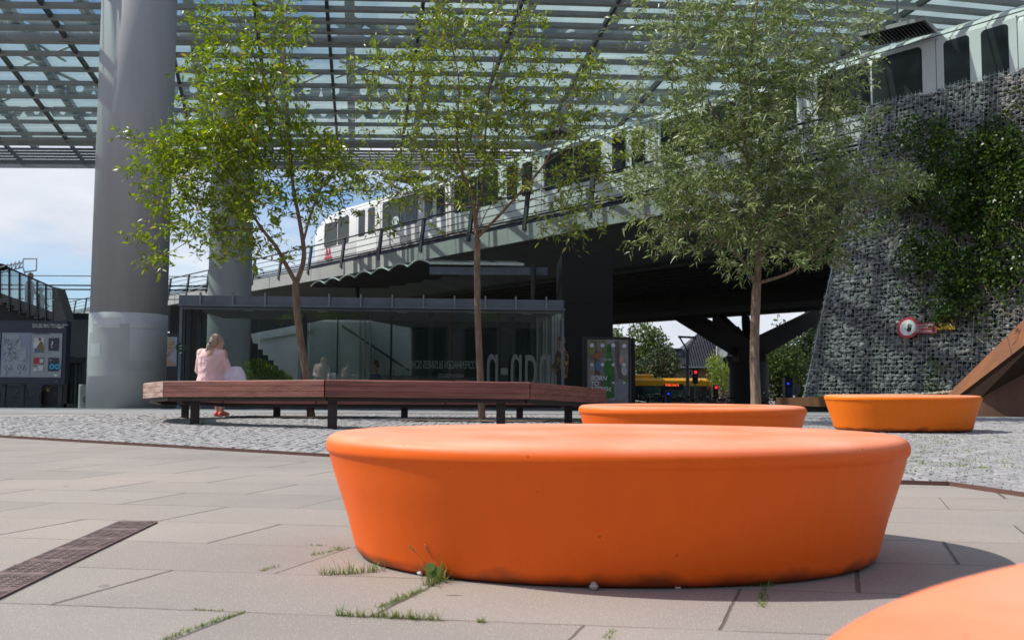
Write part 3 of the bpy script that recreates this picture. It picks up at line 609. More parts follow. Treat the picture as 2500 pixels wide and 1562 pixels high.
# ================================================================== CANOPY
M_purl = mat('grey_purlin', (0.42, 0.415, 0.41), 0.55, 0.1, scale=1.5)
M_dark = mat('black_rafter', (0.03, 0.035, 0.035), 0.5, scale=2)
M_trus = mat('grey_truss_steel', (0.34, 0.37, 0.38), 0.5, 0.1, scale=2)
M_roofgl = glass('roof_glass', (0.56, 0.70, 0.66), 0.03, 0.12, (0.5, 0.62, 0.60))
CZ = 12.6
can = thing('glass_canopy', 'vast flat glass and steel canopy spanning overhead above pillars and train', 'canopy', (0, 36, CZ))
def cy(Y0, X):
    g = 1.0 if Y0 < 30 else max(.2, 1-(Y0-30)*.8/19); mm_ = X/Y0
    return Y0 + Y0*.045/2.6*(math.exp(2.6*min(mm_, .75))-1)*g
YS = [19.6, 20.6, 21.6, 22.6, 23.5, 24.4, 25.3, 26.2, 27.1, 28.0, 28.95, 29.85, 30.75, 31.05, 32.25, 33.9, 35.5, 37.2, 39.0, 40.9, 42.9, 43.9, 44.5]
XS = [-38+3.0*i for i in range(26)]
def purlin(Y0, wd, ht, z, m, nm, X=XS):
    mb = MB(); rings = []
    for x in X:
        p = Vector((x, cy(Y0, x), z)); rings.append([p+Vector((0, -wd/2, -ht/2)), p+Vector((0, wd/2, -ht/2)), p+Vector((0, wd/2, ht/2)), p+Vector((0, -wd/2, ht/2))])
    mb.loft(rings); return mb.build(nm, m, can)
for Y0 in YS:
    purlin(Y0, .22, .14, CZ-.07, M_purl, 'purlin')
    purlin(Y0+.30, .03, .05, CZ+.06, M_dark, 'glazing_clamp')
for Y0 in (45.1, 45.7, 46.3, 46.9, 47.5, 48.0): purlin(Y0, .34, .05, CZ-.25, M_steelb, 'louvre')
for Y0 in (44.2, 48.9): purlin(Y0, .12, .42, CZ-.1, M_purl, 'edge_beam')
# glass sheets between purlins
for a_, b_ in zip([19.6, 31.05], [30.75, 44.4]):
    rings = [[Vector((x, cy(a_, x)+.0, CZ+.12)) for x in XS], [Vector((x, cy(b_, x), CZ+.12)) for x in XS]]
    mb = MB(); mb.loft(rings, closed=False, cap=False); mb.build('roof_glass', M_roofgl, can)
RAFT = [(-330, -20), (-98, 147), (97, 320), (394, 464), (620, 660), (797, 822), (1034, 986), (1276, 1153), (1510, 1335), (1790, 1500), (2260, 1760), (2700, 2060)]
for x0, x1 in RAFT:
    a = WZ(x0, 0, CZ-.02); b = WZ(x1, 320, CZ-.02); d = (b-a).normalized()
    k0 = (19.6-a.y)/d.y; k1 = (48.8-a.y)/d.y; p, q = a+d*k0, a+d*k1
    MB().beam(p, q, .11, .20).build('rafter', M_dark, can)
    p2, q2 = p+Vector((.7, 0, 1.0)), q+Vector((.7, 0, .9)); MB().beam(p2, q2, .34, .28).build('truss_chord', M_trus, can)
# cellular beams above the glass with round openings
def cellbeam(Y0, z, h):
    mb = MB(); cell = 1.25
    x = -36
    while x < 40:
        y = cy(Y0, x+cell/2); r = h*.30; c = Vector((x+cell/2, y, z)); n = 12
        outer = []
        for k in range(n):
            t_ = 2*math.pi*k/n; dx, dz = math.cos(t_), math.sin(t_); s_ = min((cell/2)/abs(dx) if abs(dx) > 1e-6 else 9, (h/2)/abs(dz) if abs(dz) > 1e-6 else 9)
            outer.append(c+Vector((dx*s_, 0, dz*s_)))
        inner = [c+Vector((r*math.cos(2*math.pi*k/n), 0, r*math.sin(2*math.pi*k/n))) for k in range(n)]
        mb.add(outer+inner, [(k, (k+1) % n, n+(k+1) % n, n+k) for k in range(n)]); x += cell
    mb.build('cellular_beam', M_trus, can)
cellbeam(31.8, CZ+.75, .75); cellbeam(38.4, CZ+.7, .6); cellbeam(41.8, CZ+.7, .5)
for (xa, ya, xb, yb, r) in ((-5, 50, 160, 150, .05), (60, 160, 180, 110, .05), (40, 130, 240, 225, .07), (620, 30, 760, 95, .05), (830, 150, 990, 205, .06), (150, 215, 235, 200, .05), (640, 0, 690, 20, .06), (1235, 0, 1150, 80, .09), (860, 40, 935, 85, .05), (420, 80, 470, 0, .05), (700, 220, 790, 180, .05), (820, 190, 900, 160, .05), (0, 250, 60, 225, .05), (1060, 20, 1130, 50, .05), (2010, 30, 2120, -10, .06), (1900, 110, 1960, 60, .06), (1350, 90, 1500, 60, .06), (1400, 220, 1480, 150, .06), (1600, 60, 1700, 120, .06), (100, 262, 230, 282, .06)):
    a = WZ(xa, ya, CZ+.9); b = WZ(xb, yb, CZ+1.2); MB().tube([a, b], r, 6).build('brace_rod', M_trus, can)
# hanging louvred luminaires
def lumin(px_, py_, z, label):
    c = WZ(px_, py_, z); o = thing('hanging_lamp', label, 'lamp', c, 'louvred lamps hung below the canopy')
    R = Matrix.Rotation(-.71, 3, 'Z'); mb = MB()
    for sx, sy, wx, wy in ((0, .6, 1.9, .05), (0, -.6, 1.9, .05), (.93, 0, .05, 1.2), (-.93, 0, .05, 1.2)): mb.box(c+R@Vector((sx, sy, 0)), (wx, wy, .12), R=R)
    mb.build('lamp_frame', M_purl, o); mb = MB()
    for k in range(17): mb.box(c+R@Vector((-.85+k*.106, 0, .0)), (.05, 1.15, .10), R=R)
    mb.build('louvre', M_dark, o)
    MB().box(c+Vector((0, 0, .08)), (1.85, 1.15, .03), R=R).build('lamp_back', M_dark, o)
    MB().tube([c+Vector((0, 0, .1)), Vector((c.x, c.y, CZ-.1))], .035, 8).build('suspension_rod', M_purl, o)
lumin(2192, 80, 11.25, 'dark louvred lamp on a rod above the train at upper right')
lumin(1346, 330, 11.2, 'dark louvred lamp above the train, behind the middle tree')
lumin(1004, 436, 11.2, 'dark louvred lamp farthest away, over the front carriage')
# ================================================================== GUIDEWAY AND BRIDGE
LU = Vector((.653, -.757, 0)).normalized(); LN = Vector((-LU.y, LU.x, 0)); LN = Vector((.757, .653, 0)).normalized(); L0 = Vector((-9.7, 52, 0))
def LP(s, w_, z): return L0+LU*s+LN*w_+Vector((0, 0, z+.0105*max(0, s)))
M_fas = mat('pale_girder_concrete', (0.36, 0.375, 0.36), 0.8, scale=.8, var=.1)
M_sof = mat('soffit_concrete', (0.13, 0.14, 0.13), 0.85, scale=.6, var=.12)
M_under = mat('bridge_underside', (0.065, 0.06, 0.056), 0.9, scale=1)  # shade under the bridge put into the concrete's dark tone
br = thing('railway_viaduct', 'long rising concrete railway viaduct carrying the train above the plaza', 'bridge', LP(15, 8, 0))
S0, S1 = -112, 33.5
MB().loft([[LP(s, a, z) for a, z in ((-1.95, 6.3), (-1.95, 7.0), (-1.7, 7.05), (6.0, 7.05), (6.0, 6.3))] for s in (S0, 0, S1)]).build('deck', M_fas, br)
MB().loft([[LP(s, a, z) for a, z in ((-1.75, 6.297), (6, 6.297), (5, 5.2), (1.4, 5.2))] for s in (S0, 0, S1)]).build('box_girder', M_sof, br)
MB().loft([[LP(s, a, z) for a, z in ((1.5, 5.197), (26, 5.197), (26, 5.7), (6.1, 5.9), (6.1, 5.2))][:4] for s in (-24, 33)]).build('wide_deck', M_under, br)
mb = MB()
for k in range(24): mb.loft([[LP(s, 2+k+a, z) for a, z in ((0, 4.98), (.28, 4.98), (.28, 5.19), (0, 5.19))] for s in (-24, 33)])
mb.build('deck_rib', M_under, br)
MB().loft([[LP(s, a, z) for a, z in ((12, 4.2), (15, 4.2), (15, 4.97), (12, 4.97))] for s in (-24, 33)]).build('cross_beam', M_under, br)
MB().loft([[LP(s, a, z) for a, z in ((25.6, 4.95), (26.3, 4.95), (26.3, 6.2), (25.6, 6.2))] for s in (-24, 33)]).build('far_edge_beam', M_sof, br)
# cables / trays beside track, railing
mb = MB()
for z, r in ((7.18, .05), (7.33, .05), (7.47, .04)): mb.tube([LP(S0, -1.3, z), LP(0, -1.3, z), LP(S1, -1.3, z)], r, 6)
mb.build('cable_tray', M_black, br)
MB().loft([[LP(s, a, z) for a, z in ((-.9, 7.06), (3.3, 7.06), (3.3, 7.35), (-.9, 7.35))] for s in (S0, 0, S1)]).build('track_bed', M_under, br)
rl = MB()
for z, r in ((8.38, .045), (8.05, .022), (7.72, .022), (7.42, .022)): rl.tube([LP(S0, -1.85, z), LP(0, -1.85, z), LP(S1, -1.85, z)], r, 6)
rail = rl.build('railing', M_steeld, br)
for k in range(-29, 9):
    s = 2.5+3.85*k
    a = LP(s, -1.97, 6.75); b = LP(s+.05, -1.80, 8.36); MB().beam(a, b, .22, .10, up=LN).build('railing_post', M_steeld, rail)
MB().box(LP(33.6, 8, 2.4)+Vector((0, 0, .9)), (.8, 20, 6.8), math.atan2(LU.y, LU.x)).build('abutment', M_fas, br)
for s in np.arange(-100, 33, 5.5): MB().beam(LP(s, -1.955, 6.3), LP(s, -1.955, 7.0), .02, .015, up=LN).build('girder_joint', M_sof, br)
# V shaped pier
pr_ = thing('bridge_pier', 'black four armed bridge pier on a round dark grey base under the viaduct', 'pier', (XD(1828, 58), 58, -2.3))
PC = Vector((XD(1828, 58), 58, 0)); zt = W(1828, 887, 58).z
MB().tube([PC+Vector((0, 0, -2.3)), PC+Vector((0, 0, zt))], 1.24, 40).build('base', mat('dark_pier_base', (.045, .047, .052), .8, scale=1.5), pr_)
MB().tube([PC+Vector((0, 0, zt)), PC+Vector((0, 0, zt+.12))], 1.30, 40).build('base_collar', M_under, pr_)
MB().box(PC+Vector((0, 0, zt+.55)), (1.75, 1.6, 1.0)).build('pier_core', M_under, pr_)
for (dx, dy) in ((-1, -.25), (1, .2), (-.25, 1), (.28, 1)):
    a = PC+Vector((dx*.4, dy*.4, zt+1.0)); b = PC+Vector((dx*(5.3 if abs(dx) == 1 else 4), dy*5.0, 5.25)); d = (b-a)
    sdv = Vector((-dy, dx, 0)).normalized(); mb = MB()
    rings = []
    for f, hh, ww in ((-.05, 1.5, .7), (.5, 1.25, .55), (1.0, 1.0, .5)):
        p = a.lerp(b, f); rings.append([p-sdv*ww/2+Vector((0, 0, -hh*.55)), p+sdv*ww/2+Vector((0, 0, -hh*.55)), p+sdv*ww/2+Vector((0, 0, hh*.45)), p-sdv*ww/2+Vector((0, 0, hh*.45))])
    mb.loft(rings); mb.build('arm', M_under, pr_)
# dark stair tower beside pavilion
tw = thing('stair_tower', 'black panelled stair tower under the viaduct at the right end of the pavilion', 'tower', (XD(1420, 31), 32.5, gz(31)))
xa, xb = XD(1372, 31), XD(1497, 31)
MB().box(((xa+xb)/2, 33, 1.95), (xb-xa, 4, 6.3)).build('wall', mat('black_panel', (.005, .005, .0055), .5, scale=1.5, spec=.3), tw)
mb = MB()
for z in (1.1, 2.2, 3.3): mb.beam((xa, 30.99, z), (xb, 30.99, z), .02, .02)
mb.build('panel_joint', M_black, tw)
uw = thing('sky_blocking_wall', 'dark wall added under the viaduct behind the pavilion to block bright sky', 'wall', (XD(1000, 52), 52, -2.3))
MB().box(((XD(402, 52)+XD(1450, 52))/2, 53, 1.3), (XD(1450, 52)-XD(402, 52), .6, 7.2)).build('wall', mat('shade_concrete', (.03, .03, .03), .9, scale=1), uw)  # added wall; its dark tone stands in for the gloom below the deck
# barrel vault shelter
vs_ = thing('vaulted_shelter', 'row of small barrel vault roofs with pale curved edges under the viaduct', 'shelter', (-5, 37, 0))
A_ = WZ(1048, 641, 5.0); B_ = WZ(761, 699, 5.0); du = (B_-A_)/7; ax = Vector((3.6, .3, 0))
for k in range(7):
    p, q = A_+du*k, A_+du*(k+1); ring = [p.lerp(q, t_/10)+Vector((0, 0, .18*math.sin(math.pi*t_/10))) for t_ in range(11)]
    ring2 = [v-Vector((0, 0, .05)) for v in reversed(ring)]
    MB().loft([ring+ring2, [v+ax for v in ring+ring2]]).build('vault', M_under, vs_)
    MB().tube([v+Vector((-.02, -.04, .0)) for v in ring], .035, 6).build('vault_edge', mat('pale_edge', (.62, .66, .62), .6), vs_)
MB().beam(A_+Vector((0, -.05, -.02)), A_+ax+Vector((0, -.05, -.02)), .05, .10).build('eaves_beam', MATS['pale_edge'], vs_)
MB().beam(A_+Vector((0, .1, -.3)), A_+ax*1.25+Vector((0, .1, -.25)), .06, .30).build('gutter', M_steelb, vs_)
MB().tube([A_+ax*1.1, A_+ax*1.1-Vector((0, 0, 5.7))], .1, 12).build('shelter_post', M_under, vs_)
MB().tube([B_+ax*.6, B_+ax*.6-Vector((0, 0, 6.6))], .1, 12).build('shelter_post', M_under, vs_)
# ================================================================== TRAIN
M_tr = mat('white_train_paint', (0.80, 0.81, 0.80), 0.35, scale=.7, var=.03, spec=.5, coat=.2)
M_trw = mat('tinted_train_glass', (0.045, 0.055, 0.05), 0.12, scale=.5, var=.3, spec=.45)
M_seal = mat('black_rubber', (0.012, 0.012, 0.014), 0.5)
M_navy = mat('navy_stripe', (0.012, 0.02, 0.09), 0.4)
trn = thing('metro_train', 'white driverless metro train with dark windows running along the viaduct', 'train', LP(10, 1.3, 7.4))
prof = [(0.10, 7.75), (0.0, 8.0), (0.0, 10.35), (.06, 10.55), (.30, 10.85), (.62, 11.03), (1.32, 11.12), (2.0, 11.03), (2.34, 10.85), (2.58, 10.55), (2.65, 10.35), (2.65, 8.0), (2.55, 7.75)]
def tring(s, sh=0.0, lift=0.0):
    r = []
    for a, z in prof:
        f = sh; zz = 7.75+(z-7.75)*(1-.55*f)+lift
        r.append(LP(s, 1.325+(a-1.325)*(1-.45*f), zz))
    return r
rings = []
for s, f in ((-5.15, .95), (-5.05, .72), (-4.8, .5), (-4.35, .30), (-3.7, .14), (-2.9, .05), (-2.0, .0)): rings.append(tring(s, f))
rings += [tring(0, 0), tring(60, 0)]
tb = MB(); tb.loft(rings); tbo = tb.build('body', M_tr, trn, smooth=True)
tbo.data.polygons.foreach_set('use_smooth', [True]*len(tbo.data.polygons))
md = tbo.modifiers.new('edge', 'EDGE_SPLIT'); md.split_angle = math.radians(40)
MB().loft([[LP(s, a, z) for a, z in ((.08, 7.52), (.05, 7.76), (2.6, 7.76), (2.57, 7.52))] for s in (-4.9, 0, 60)]).build('skirt_stripe', M_navy, trn)
MB().loft([[LP(s, a, z) for a, z in ((.35, 7.36), (.35, 7.52), (2.3, 7.52), (2.3, 7.36))] for s in (-4.4, 0, 60)]).build('undercarriage', M_black, trn)
def rrect(s0, s1, z0, z1, r, off, inner=None):
    P_ = []
    for (cx_, cz_, a0) in ((s1-r, z1-r, 0), (s0+r, z1-r, 90), (s0+r, z0+r, 180), (s1-r, z0+r, 270)):
        for k in range(5):
            a = math.radians(a0+22.5*k); P_.append(LP(cx_+r*math.cos(a), off, cz_+r*math.sin(a)))
    return P_
def window(s0, s1, z0, z1, parent, nm='window'):
    f = MB().prism(rrect(s0-.07, s1+.07, z0-.07, z1+.07, .16, -.004), LN*.02).build(nm+'_seal', M_seal, parent)
    MB().prism(rrect(s0, s1, z0, z1, .12, -.010), LN*.004).build(nm+'_pane', M_trw, f)
def seamline(s, z0, z1, wd=.02, m=None):
    return MB().prism([LP(s-wd, -.004, z0), LP(s+wd, -.004, z0), LP(s+wd, -.004, z1), LP(s-wd, -.004, z1)], LN*.003)
M_seam = mat('grey_seam', (.12, .13, .13), .6)
for k in range(0, 9):
    s = .9+6.72*k
    dr = MB().prism([LP(s-.12, -.006, 7.8), LP(s+2.12, -.006, 7.8), LP(s+2.12, -.006, 10.5), LP(s-.12, -.006, 10.5)], LN*.004).build('door', M_tr, trn)
    for q in (s-.12, s+2.12): seamline(q, 7.85, 10.55).build('door_seam', M_seam, dr)
    seamline(s+1.0, 7.85, 10.5, .035).build('door_gap', M_seal, dr)
    window(s+.10, s+.84, 8.85, 10.40, dr); window(s+1.16, s+1.90, 8.85, 10.40, dr)
    window(s+2.75, s+4.45, 8.9, 10.40, trn); window(s+4.65, s+6.1, 8.9, 10.40, trn)
    seamline(s+2.5, 7.9, 10.6, .012).build('panel_seam', M_seam, trn)
window(-3.0, -1.55, 8.75, 10.1, trn); window(-1.35, -.15, 8.75, 10.25, trn)
MB().tube([LP(-2.2, -.03, 10.62), LP(0, -.03, 10.62), LP(60, -.03, 10.62)], .02, 5).build('gutter_line', M_seam, trn)
# front windscreen on the nose
fw = []
for a, z in ((.5, 8.6), (2.1, 8.6), (1.95, 9.6), (1.3, 9.85), (.65, 9.6)): fw.append(LP(-5.25+.35*(z-8.6), a, z))
MB().prism(fw, LU*.05).build('windscreen', M_trw, trn)
M_red = mat('red_print', (.55, .02, .05), .5)
mb = MB(); z0 = 8.15; s0 = -2.9
for dx in (0, .36):
    mb.prism([LP(s0+dx, -.012, z0), LP(s0+dx+.1, -.012, z0), LP(s0+dx+.17, -.012, z0+.33), LP(s0+dx+.24, -.012, z0), LP(s0+dx+.34, -.012, z0), LP(s0+dx+.22, -.012, z0+.45), LP(s0+dx+.12, -.012, z0+.45)], LN*.006)
mb.prism([LP(s0-.1, -.012, z0-.2), LP(s0+.8, -.012, z0-.2), LP(s0+.8, -.012, z0-.06), LP(s0-.1, -.012, z0-.06)], LN*.006); mb.build('red_logo', M_red, trn)
mb = MB(); p0 = 4.95; mb.prism([LP(p0+.35*math.cos(k*.52), -.016, 9.25+.26*math.sin(k*.52)) for k in range(12)], LN*.003); mb.build('window_sticker', mat('pale_sticker', (.6, .75, .75), .5), trn)
# ================================================================== GABION WALL
def GP(t_, h, out=0.0):
    b = Vector((7.35+.653*t_, 22.2-.757*t_, .16)); n = Vector((-.757, -.653, 0)); return b - n*.18*h + n*out + Vector((0, 0, h))
GTOP = 7.45
gab = thing('gabion_wall', 'tall sloping gabion wall of grey stones behind wire mesh at right', 'wall', GP(3, 0))
M_gst = mat('gabion_stone', (0.36, 0.35, 0.335), 0.85, scale=5, col2=(.12, .12, .13), bump=.5, bscale=30)
M_wire = mat('galvanised_wire', (0.40, 0.44, 0.44), 0.5, .4, scale=9)
def t0(h): return .155*h
mb = MB(); mb.loft([[GP(t0(0), 0, -.12), GP(16, 0, -.12), GP(16, 0, -2.5), GP(t0(0), 0, -2.5)], [GP(t0(GTOP), GTOP, -.12), GP(16, GTOP, -.12), GP(16, GTOP, -2.5), GP(t0(GTOP), GTOP, -2.5)]]); mb.build('core', M_black, gab)
# stones
bmx = bmesh.new(); bmesh.ops.create_icosphere(bmx, subdivisions=1, radius=1); bv = np.array([v.co[:] for v in bmx.verts]); bf = np.array([[v.index for v in f.verts] for f in bmx.faces]); bmx.free()
V_ = []; F_ = []; nv = 0
h = .04
N_ = np.array([-.757, -.653, 0])
def addstone(c, r, flat=.6):
    global nv
    q = bv*(1+rng.normal(0, .16, (len(bv), 1))); q = q*np.array([r*rng.uniform(.8, 1.25), r*rng.uniform(.7, 1), r*flat*rng.uniform(.8, 1.2)])
    a, b, c2 = rng.uniform(-.6, .6), rng.uniform(-.5, .5), rng.uniform(0, 6.28)
    R = np.array(Euler((a, b, c2)).to_matrix()); V_.append(q@R.T+c); F_.append(bf+nv); nv += len(bv)
while h < GTOP+.05:
    t_ = t0(h)+.02
    while t_ < 8.2:
        r = rng.uniform(.035, .095); p = GP(t_+rng.uniform(-.03, .03), h+rng.uniform(-.045, .045), -.07+rng.uniform(-.03, .02))
        addstone(np.array(p), r, .68); t_ += r*1.55
    h += .078
# rounded left flank
for _ in range(1500):
    h = rng.uniform(0, GTOP); bk = rng.uniform(0, 1.6); addstone(np.array(GP(t0(h), h, -bk)), rng.uniform(.06, .1), .7)
me = bpy.data.meshes.new('stone_fill'); VV = np.concatenate(V_); FF = np.concatenate(F_); lo = gab.location
me.from_pydata((VV-np.array(lo)).tolist(), [], FF.tolist()); me.materials.append(M_gst); finish(bpy.data.objects.new('stone_fill', me), gab)
t = M_gst.node_tree; b = t.nodes['Principled BSDF']; old = b.inputs['Base Color'].links[0].from_socket
g = nn(t, 'ShaderNodeNewGeometry'); r = nn(t, 'ShaderNodeValToRGB'); r.color_ramp.elements[0].color = (.55, .57, .6, 1); r.color_ramp.elements[1].color = (1.35, 1.3, 1.25, 1)
mm = nn(t, 'ShaderNodeMix', data_type='RGBA'); mm.blend_type = 'MULTIPLY'; mm.inputs['Factor'].default_value = 1
t.links.new(g.outputs['Random Per Island'], r.inputs[0]); t.links.new(old, mm.inputs['A']); t.links.new(r.outputs[0], mm.inputs['B']); t.links.new(mm.outputs['Result'], b.inputs['Base Color'])
mb = MB()
h = 0.0; i = 0
while h < GTOP+.12:
    pts_ = [GP(tt, h+.012*math.sin(tt*3+h*7), .035+.015*math.sin(tt*2.3+h*3)) for tt in np.arange(t0(h), 8.4, .8)]
    mb.tube(pts_, .0040 if i % 10 else .0065, 4, cap=False); h += .10; i += 1
tt = 0.0; i = 0
while tt < 8.3:
    h0 = 0 if tt >= 0 else 0; hm = min(GTOP+.12, tt/.155 if tt/.155 < GTOP else GTOP+.12)
    pts_ = [GP(tt+.01*math.sin(hh*4+tt*5), hh, .04+.015*math.sin(tt*2.3+hh*3)) for hh in np.linspace(0, hm, 8)]
    if hm > .2: mb.tube(pts_, .0040 if i % 10 else .0065, 4, cap=False)
    tt += .10; i += 1
mb.tube([GP(t0(hh), hh, .04) for hh in np.linspace(0, GTOP, 8)], .014, 5)
for bk in np.arange(.1, 1.6, .12): mb.tube([GP(t0(hh), hh, .02-bk)-LU*.07 for hh in np.linspace(0, GTOP, 8)], .005, 4)
for hh in np.arange(0, GTOP, .12): mb.tube([GP(t0(hh), hh, .02)-LU*.07, GP(t0(hh), hh, -1.5)-LU*.07], .005, 4)
mb.build('wire_mesh', M_wire, gab)
# ================================================================== RUSTY STEEL LEDGE AND STAIR
gzl = gz(21)
lg = thing('steel_ledge', 'low rusty steel retaining ledge in front of the gabion wall', 'ledge', W(2100, 1000, 20.5))
a = WZ(1893, 972, .22); a = Vector((XD(1893, 21.2), 21.2, 0)); b = Vector((XD(2338, 17.2), 17.2, 0)); d = (b-a).normalized(); nb = Vector((-d.y, d.x, 0))
if nb.y < 0: nb = -nb
za, zb = W(1893, 971, 21.2).z, W(2338, 962, 17.2).z
mb = MB()
def band(a, b, za, zb, z0, th, nm, m, par):
    P_ = [a+Vector((0, 0, z0)), b+Vector((0, 0, z0)), b+Vector((0, 0, zb)), a+Vector((0, 0, za))]; return MB().prism(P_, nb*th).build(nm, m, par)
band(a, b, za, zb, .02, .05, 'ledge_plate', M_rust, lg)
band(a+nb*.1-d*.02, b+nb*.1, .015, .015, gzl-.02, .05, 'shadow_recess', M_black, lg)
MB().prism([a+Vector((0, 0, za-.05))+nb*.052, b+Vector((0, 0, zb-.05))+nb*.052, b+nb*3.0+Vector((0, 0, zb-.03)), a+nb*2.2+Vector((0, 0, za-.03))], (0, 0, .03)).build('earth_fill', M_dirt, lg)
tag(None or lg, None)
V_ = []; F_ = []; nv = 0
for _ in range(2600):
    u = rng.uniform(.25, 1.0); v = rng.uniform(.05, .9); p = a.lerp(b, u)+nb*v; zz = za+(zb-za)*u+.0+.10*max(0, (u-.8)/.2)*min(1, v/.4)+rng.uniform(0, .03)
    addstone(np.array([p.x, p.y, zz]), rng.uniform(.014, .03), .7)
me = bpy.data.meshes.new('gravel'); me.from_pydata(np.concatenate(V_).tolist(), [], np.concatenate(F_).tolist()); me.materials.append(mat('beige_gravel', (.5, .43, .33), .9, scale=12, var=.3)); tag(finish(bpy.data.objects.new('gravel', me), None), 'strip of beige gravel between the rusty ledge and the gabion wall', 'gravel', kind='stuff')
stc = thing('steel_stair_wall', 'rusty steel stair parapet climbing to the right edge of the picture', 'stair wall', W(2400, 1018, 16.2))
# inclined cap strip facing up-left and the recessed side wall beneath
q0, q1 = W(2308, 968, 17.3), W(2560, 720, 15.6); e0, e1 = W(2336, 968, 16.9), W(2560, 797, 15.2)
dirp = (q1-q0); e0b = q0+(e0-q0)
mb = MB(); mb.prism([q0, q1, e1, e0], Vector((.03, .05, -.04))); mb.build('parapet_cap', M_rust, stc)
mb = MB(); mb.prism([W(2335, 971, 17.1), W(2560, 800, 15.4), W(2560, 1030, 15.4)+Vector((0, 0, -.5)), W(2335, 1018, 17.1)+Vector((0, 0, -.2))], Vector((.5, .5, 0)))
f0, f1 = W(2375, 1019, 16.6), W(2600, 1021, 16.2)
MB().prism([Vector((f0.x, f0.y, gz(16.6))), Vector((f1.x, f1.y, gz(16.2))), W(2600, 858, 16.2), W(2392, 968, 16.6)], Vector((.3, .6, 0))).build('side_wall', mat('brown_rust_wall', (.20, .10, .062), .85, scale=1.6, col2=(.105, .055, .038), stretch=(1, 1, .5), bump=.1, bscale=60), stc)
mb = MB(); mb.prism([e0+Vector((.02, .02, -.02)), e1+Vector((.02, .02, -.02)), W(2610, 850, 16.15), W(2392, 972, 16.58)], Vector((.02, .02, .0))); mb.build('cap_soffit', mat('shaded_rust', (.05, .024, .015), .9), stc)  # overhang shade painted into the soffit as a darker rust
for (x1, y1, x2, y2) in ((2462, 812, 2472, 832),):
    c1 = q0.lerp(q1, .62); c2 = e0.lerp(e1, .62); MB().beam(c1+Vector((-.004, -.01, .004)), c2+Vector((-.004, -.01, .004)), .01, .006).build('plate_joint', M_under, stc)
# ================================================================== SIGNS ON GABION
gr_z = math.atan2(-.757, .653)
SR = Matrix.Rotation(gr_z, 3, 'Z') @ Matrix.Rotation(math.atan(.18), 3, 'X').inverted()
def SP(t_, h, o=.07): return GP(t_, h, o)
def onwall(px_, py_, o=.08):
    r = ray(px_, py_); n = Vector((-.757, -.653, .0)); nn_ = Vector((-.757, -.653, .18*1.0)); # plane: points GP
    p0 = GP(0, 0, o); t1 = Vector((.653, -.757, 0)); t2 = GP(0, 1)-GP(0, 0); nrm = t1.cross(t2); k = (p0-Vector((0, 0, HC))).dot(nrm)/r.dot(nrm); return Vector((0, 0, HC))+r*k
TX = Vector((.653, -.757, 0)); TY = (GP(0, 1)-GP(0, 0)).normalized(); TN = -TX.cross(TY).normalized()
if TN.y > 0: TN = -TN
def disc(c, r, off, nseg=36, sx=1.0): return [c+TX*r*sx*math.cos(2*math.pi*k/nseg)+TY*r*math.sin(2*math.pi*k/nseg)+TN*off for k in range(nseg)]
sc_ = onwall(2217, 800)
M_sred = mat('sign_red', (.52, .012, .03), .4); M_swh = mat('sign_white', (.78, .78, .74), .5); M_yel = mat('sign_yellow', (.75, .42, .01), .5); M_swine = mat('sign_wine_red', (.27, .01, .03), .5)
sg = thing('stop_hand_sign', 'round red and white sign with a black raised hand on the gabion wall', 'sign', sc_)
RS = .255
MB().prism(disc(sc_, RS, 0), TN*.012).build('red_disc', M_sred, sg)
MB().prism(disc(sc_, RS*.74, .013), TN*.004).build('white_disc', M_swh, sg)
hc_ = sc_+TX*.035-TY*.04+TN*.018
mb = MB()
mb.prism([hc_+TX*x*.01+TY*y*.01 for x, y in ((-3.5, -6), (2.5, -6), (5, -2), (5.5, 2), (4, 4.5), (-3, 4.5), (-5, 1), (-5, -3))], TN*.003)
for i_, (x0, x1, y1, w_) in enumerate(((-3, -3.6, 11, 1.6), (-1, -.9, 13.5, 1.6), (1.5, 2.2, 13, 1.6), (3.9, 5.6, 10.5, 1.5))): mb.beam(hc_+TX*x0*.01+TY*.03+TN*.0015, hc_+TX*x1*.01+TY*y1*.01+TN*.0015, .018, .003, up=TN)
mb.beam(hc_-TX*.03-TY*.03+TN*.0015, hc_-TX*.105+TY*.03+TN*.0015, .019, .003, up=TN)
mb.build('black_hand', M_black, sg)
mb = MB()
for k in range(10):
    a = 2+k*.28; r_ = .09+.02*(k % 3); mb.beam(sc_+TX*(-.05+r_*math.cos(a)*.8)+TY*(r_*math.sin(a))+TN*.0185, sc_+TX*(-.05+r_*math.cos(a+.3)*.8)+TY*(r_*math.sin(a+.3))+TN*.0185, .004, .002, up=TN)
mb.build('face_outline', M_seam, sg)
def rect(c, w_, h_, off=0): return [c+TX*x*w_/2+TY*y*h_/2+TN*off for x, y in ((-1, -1), (1, -1), (1, 1), (-1, 1))]
c2 = onwall(2258, 801); pl = thing('warning_plate', 'small wine red warning plate with lines of pale text beside the round hand sign', 'sign', c2)
MB().prism(rect(c2, .55, .25), TN*.008).build('plate', M_swine, pl)
RZ = math.atan2(TX.y, TX.x)
for k, s_ in enumerate(('Tilkaldelse og adgang', 'Adgang forbudt', 'Danger')): text('lettering', s_, .05, c2-TX*.24+TY*(.06-.055*k)+TN*.012, M_swh, pl, rz=RZ, rx=math.pi/2-math.atan(.18))
text('lettering', 'Livsfare ved overtr\u00e6delse', .04, c2-TX*.24-TY*.085+TN*.012, M_swh, pl, rz=RZ, rx=math.pi/2-math.atan(.18))
c3 = onwall(2308, 797); ys = thing('yellow_warning_sign', 'yellow electricity warning triangle half hidden by the creeper', 'sign', c3)
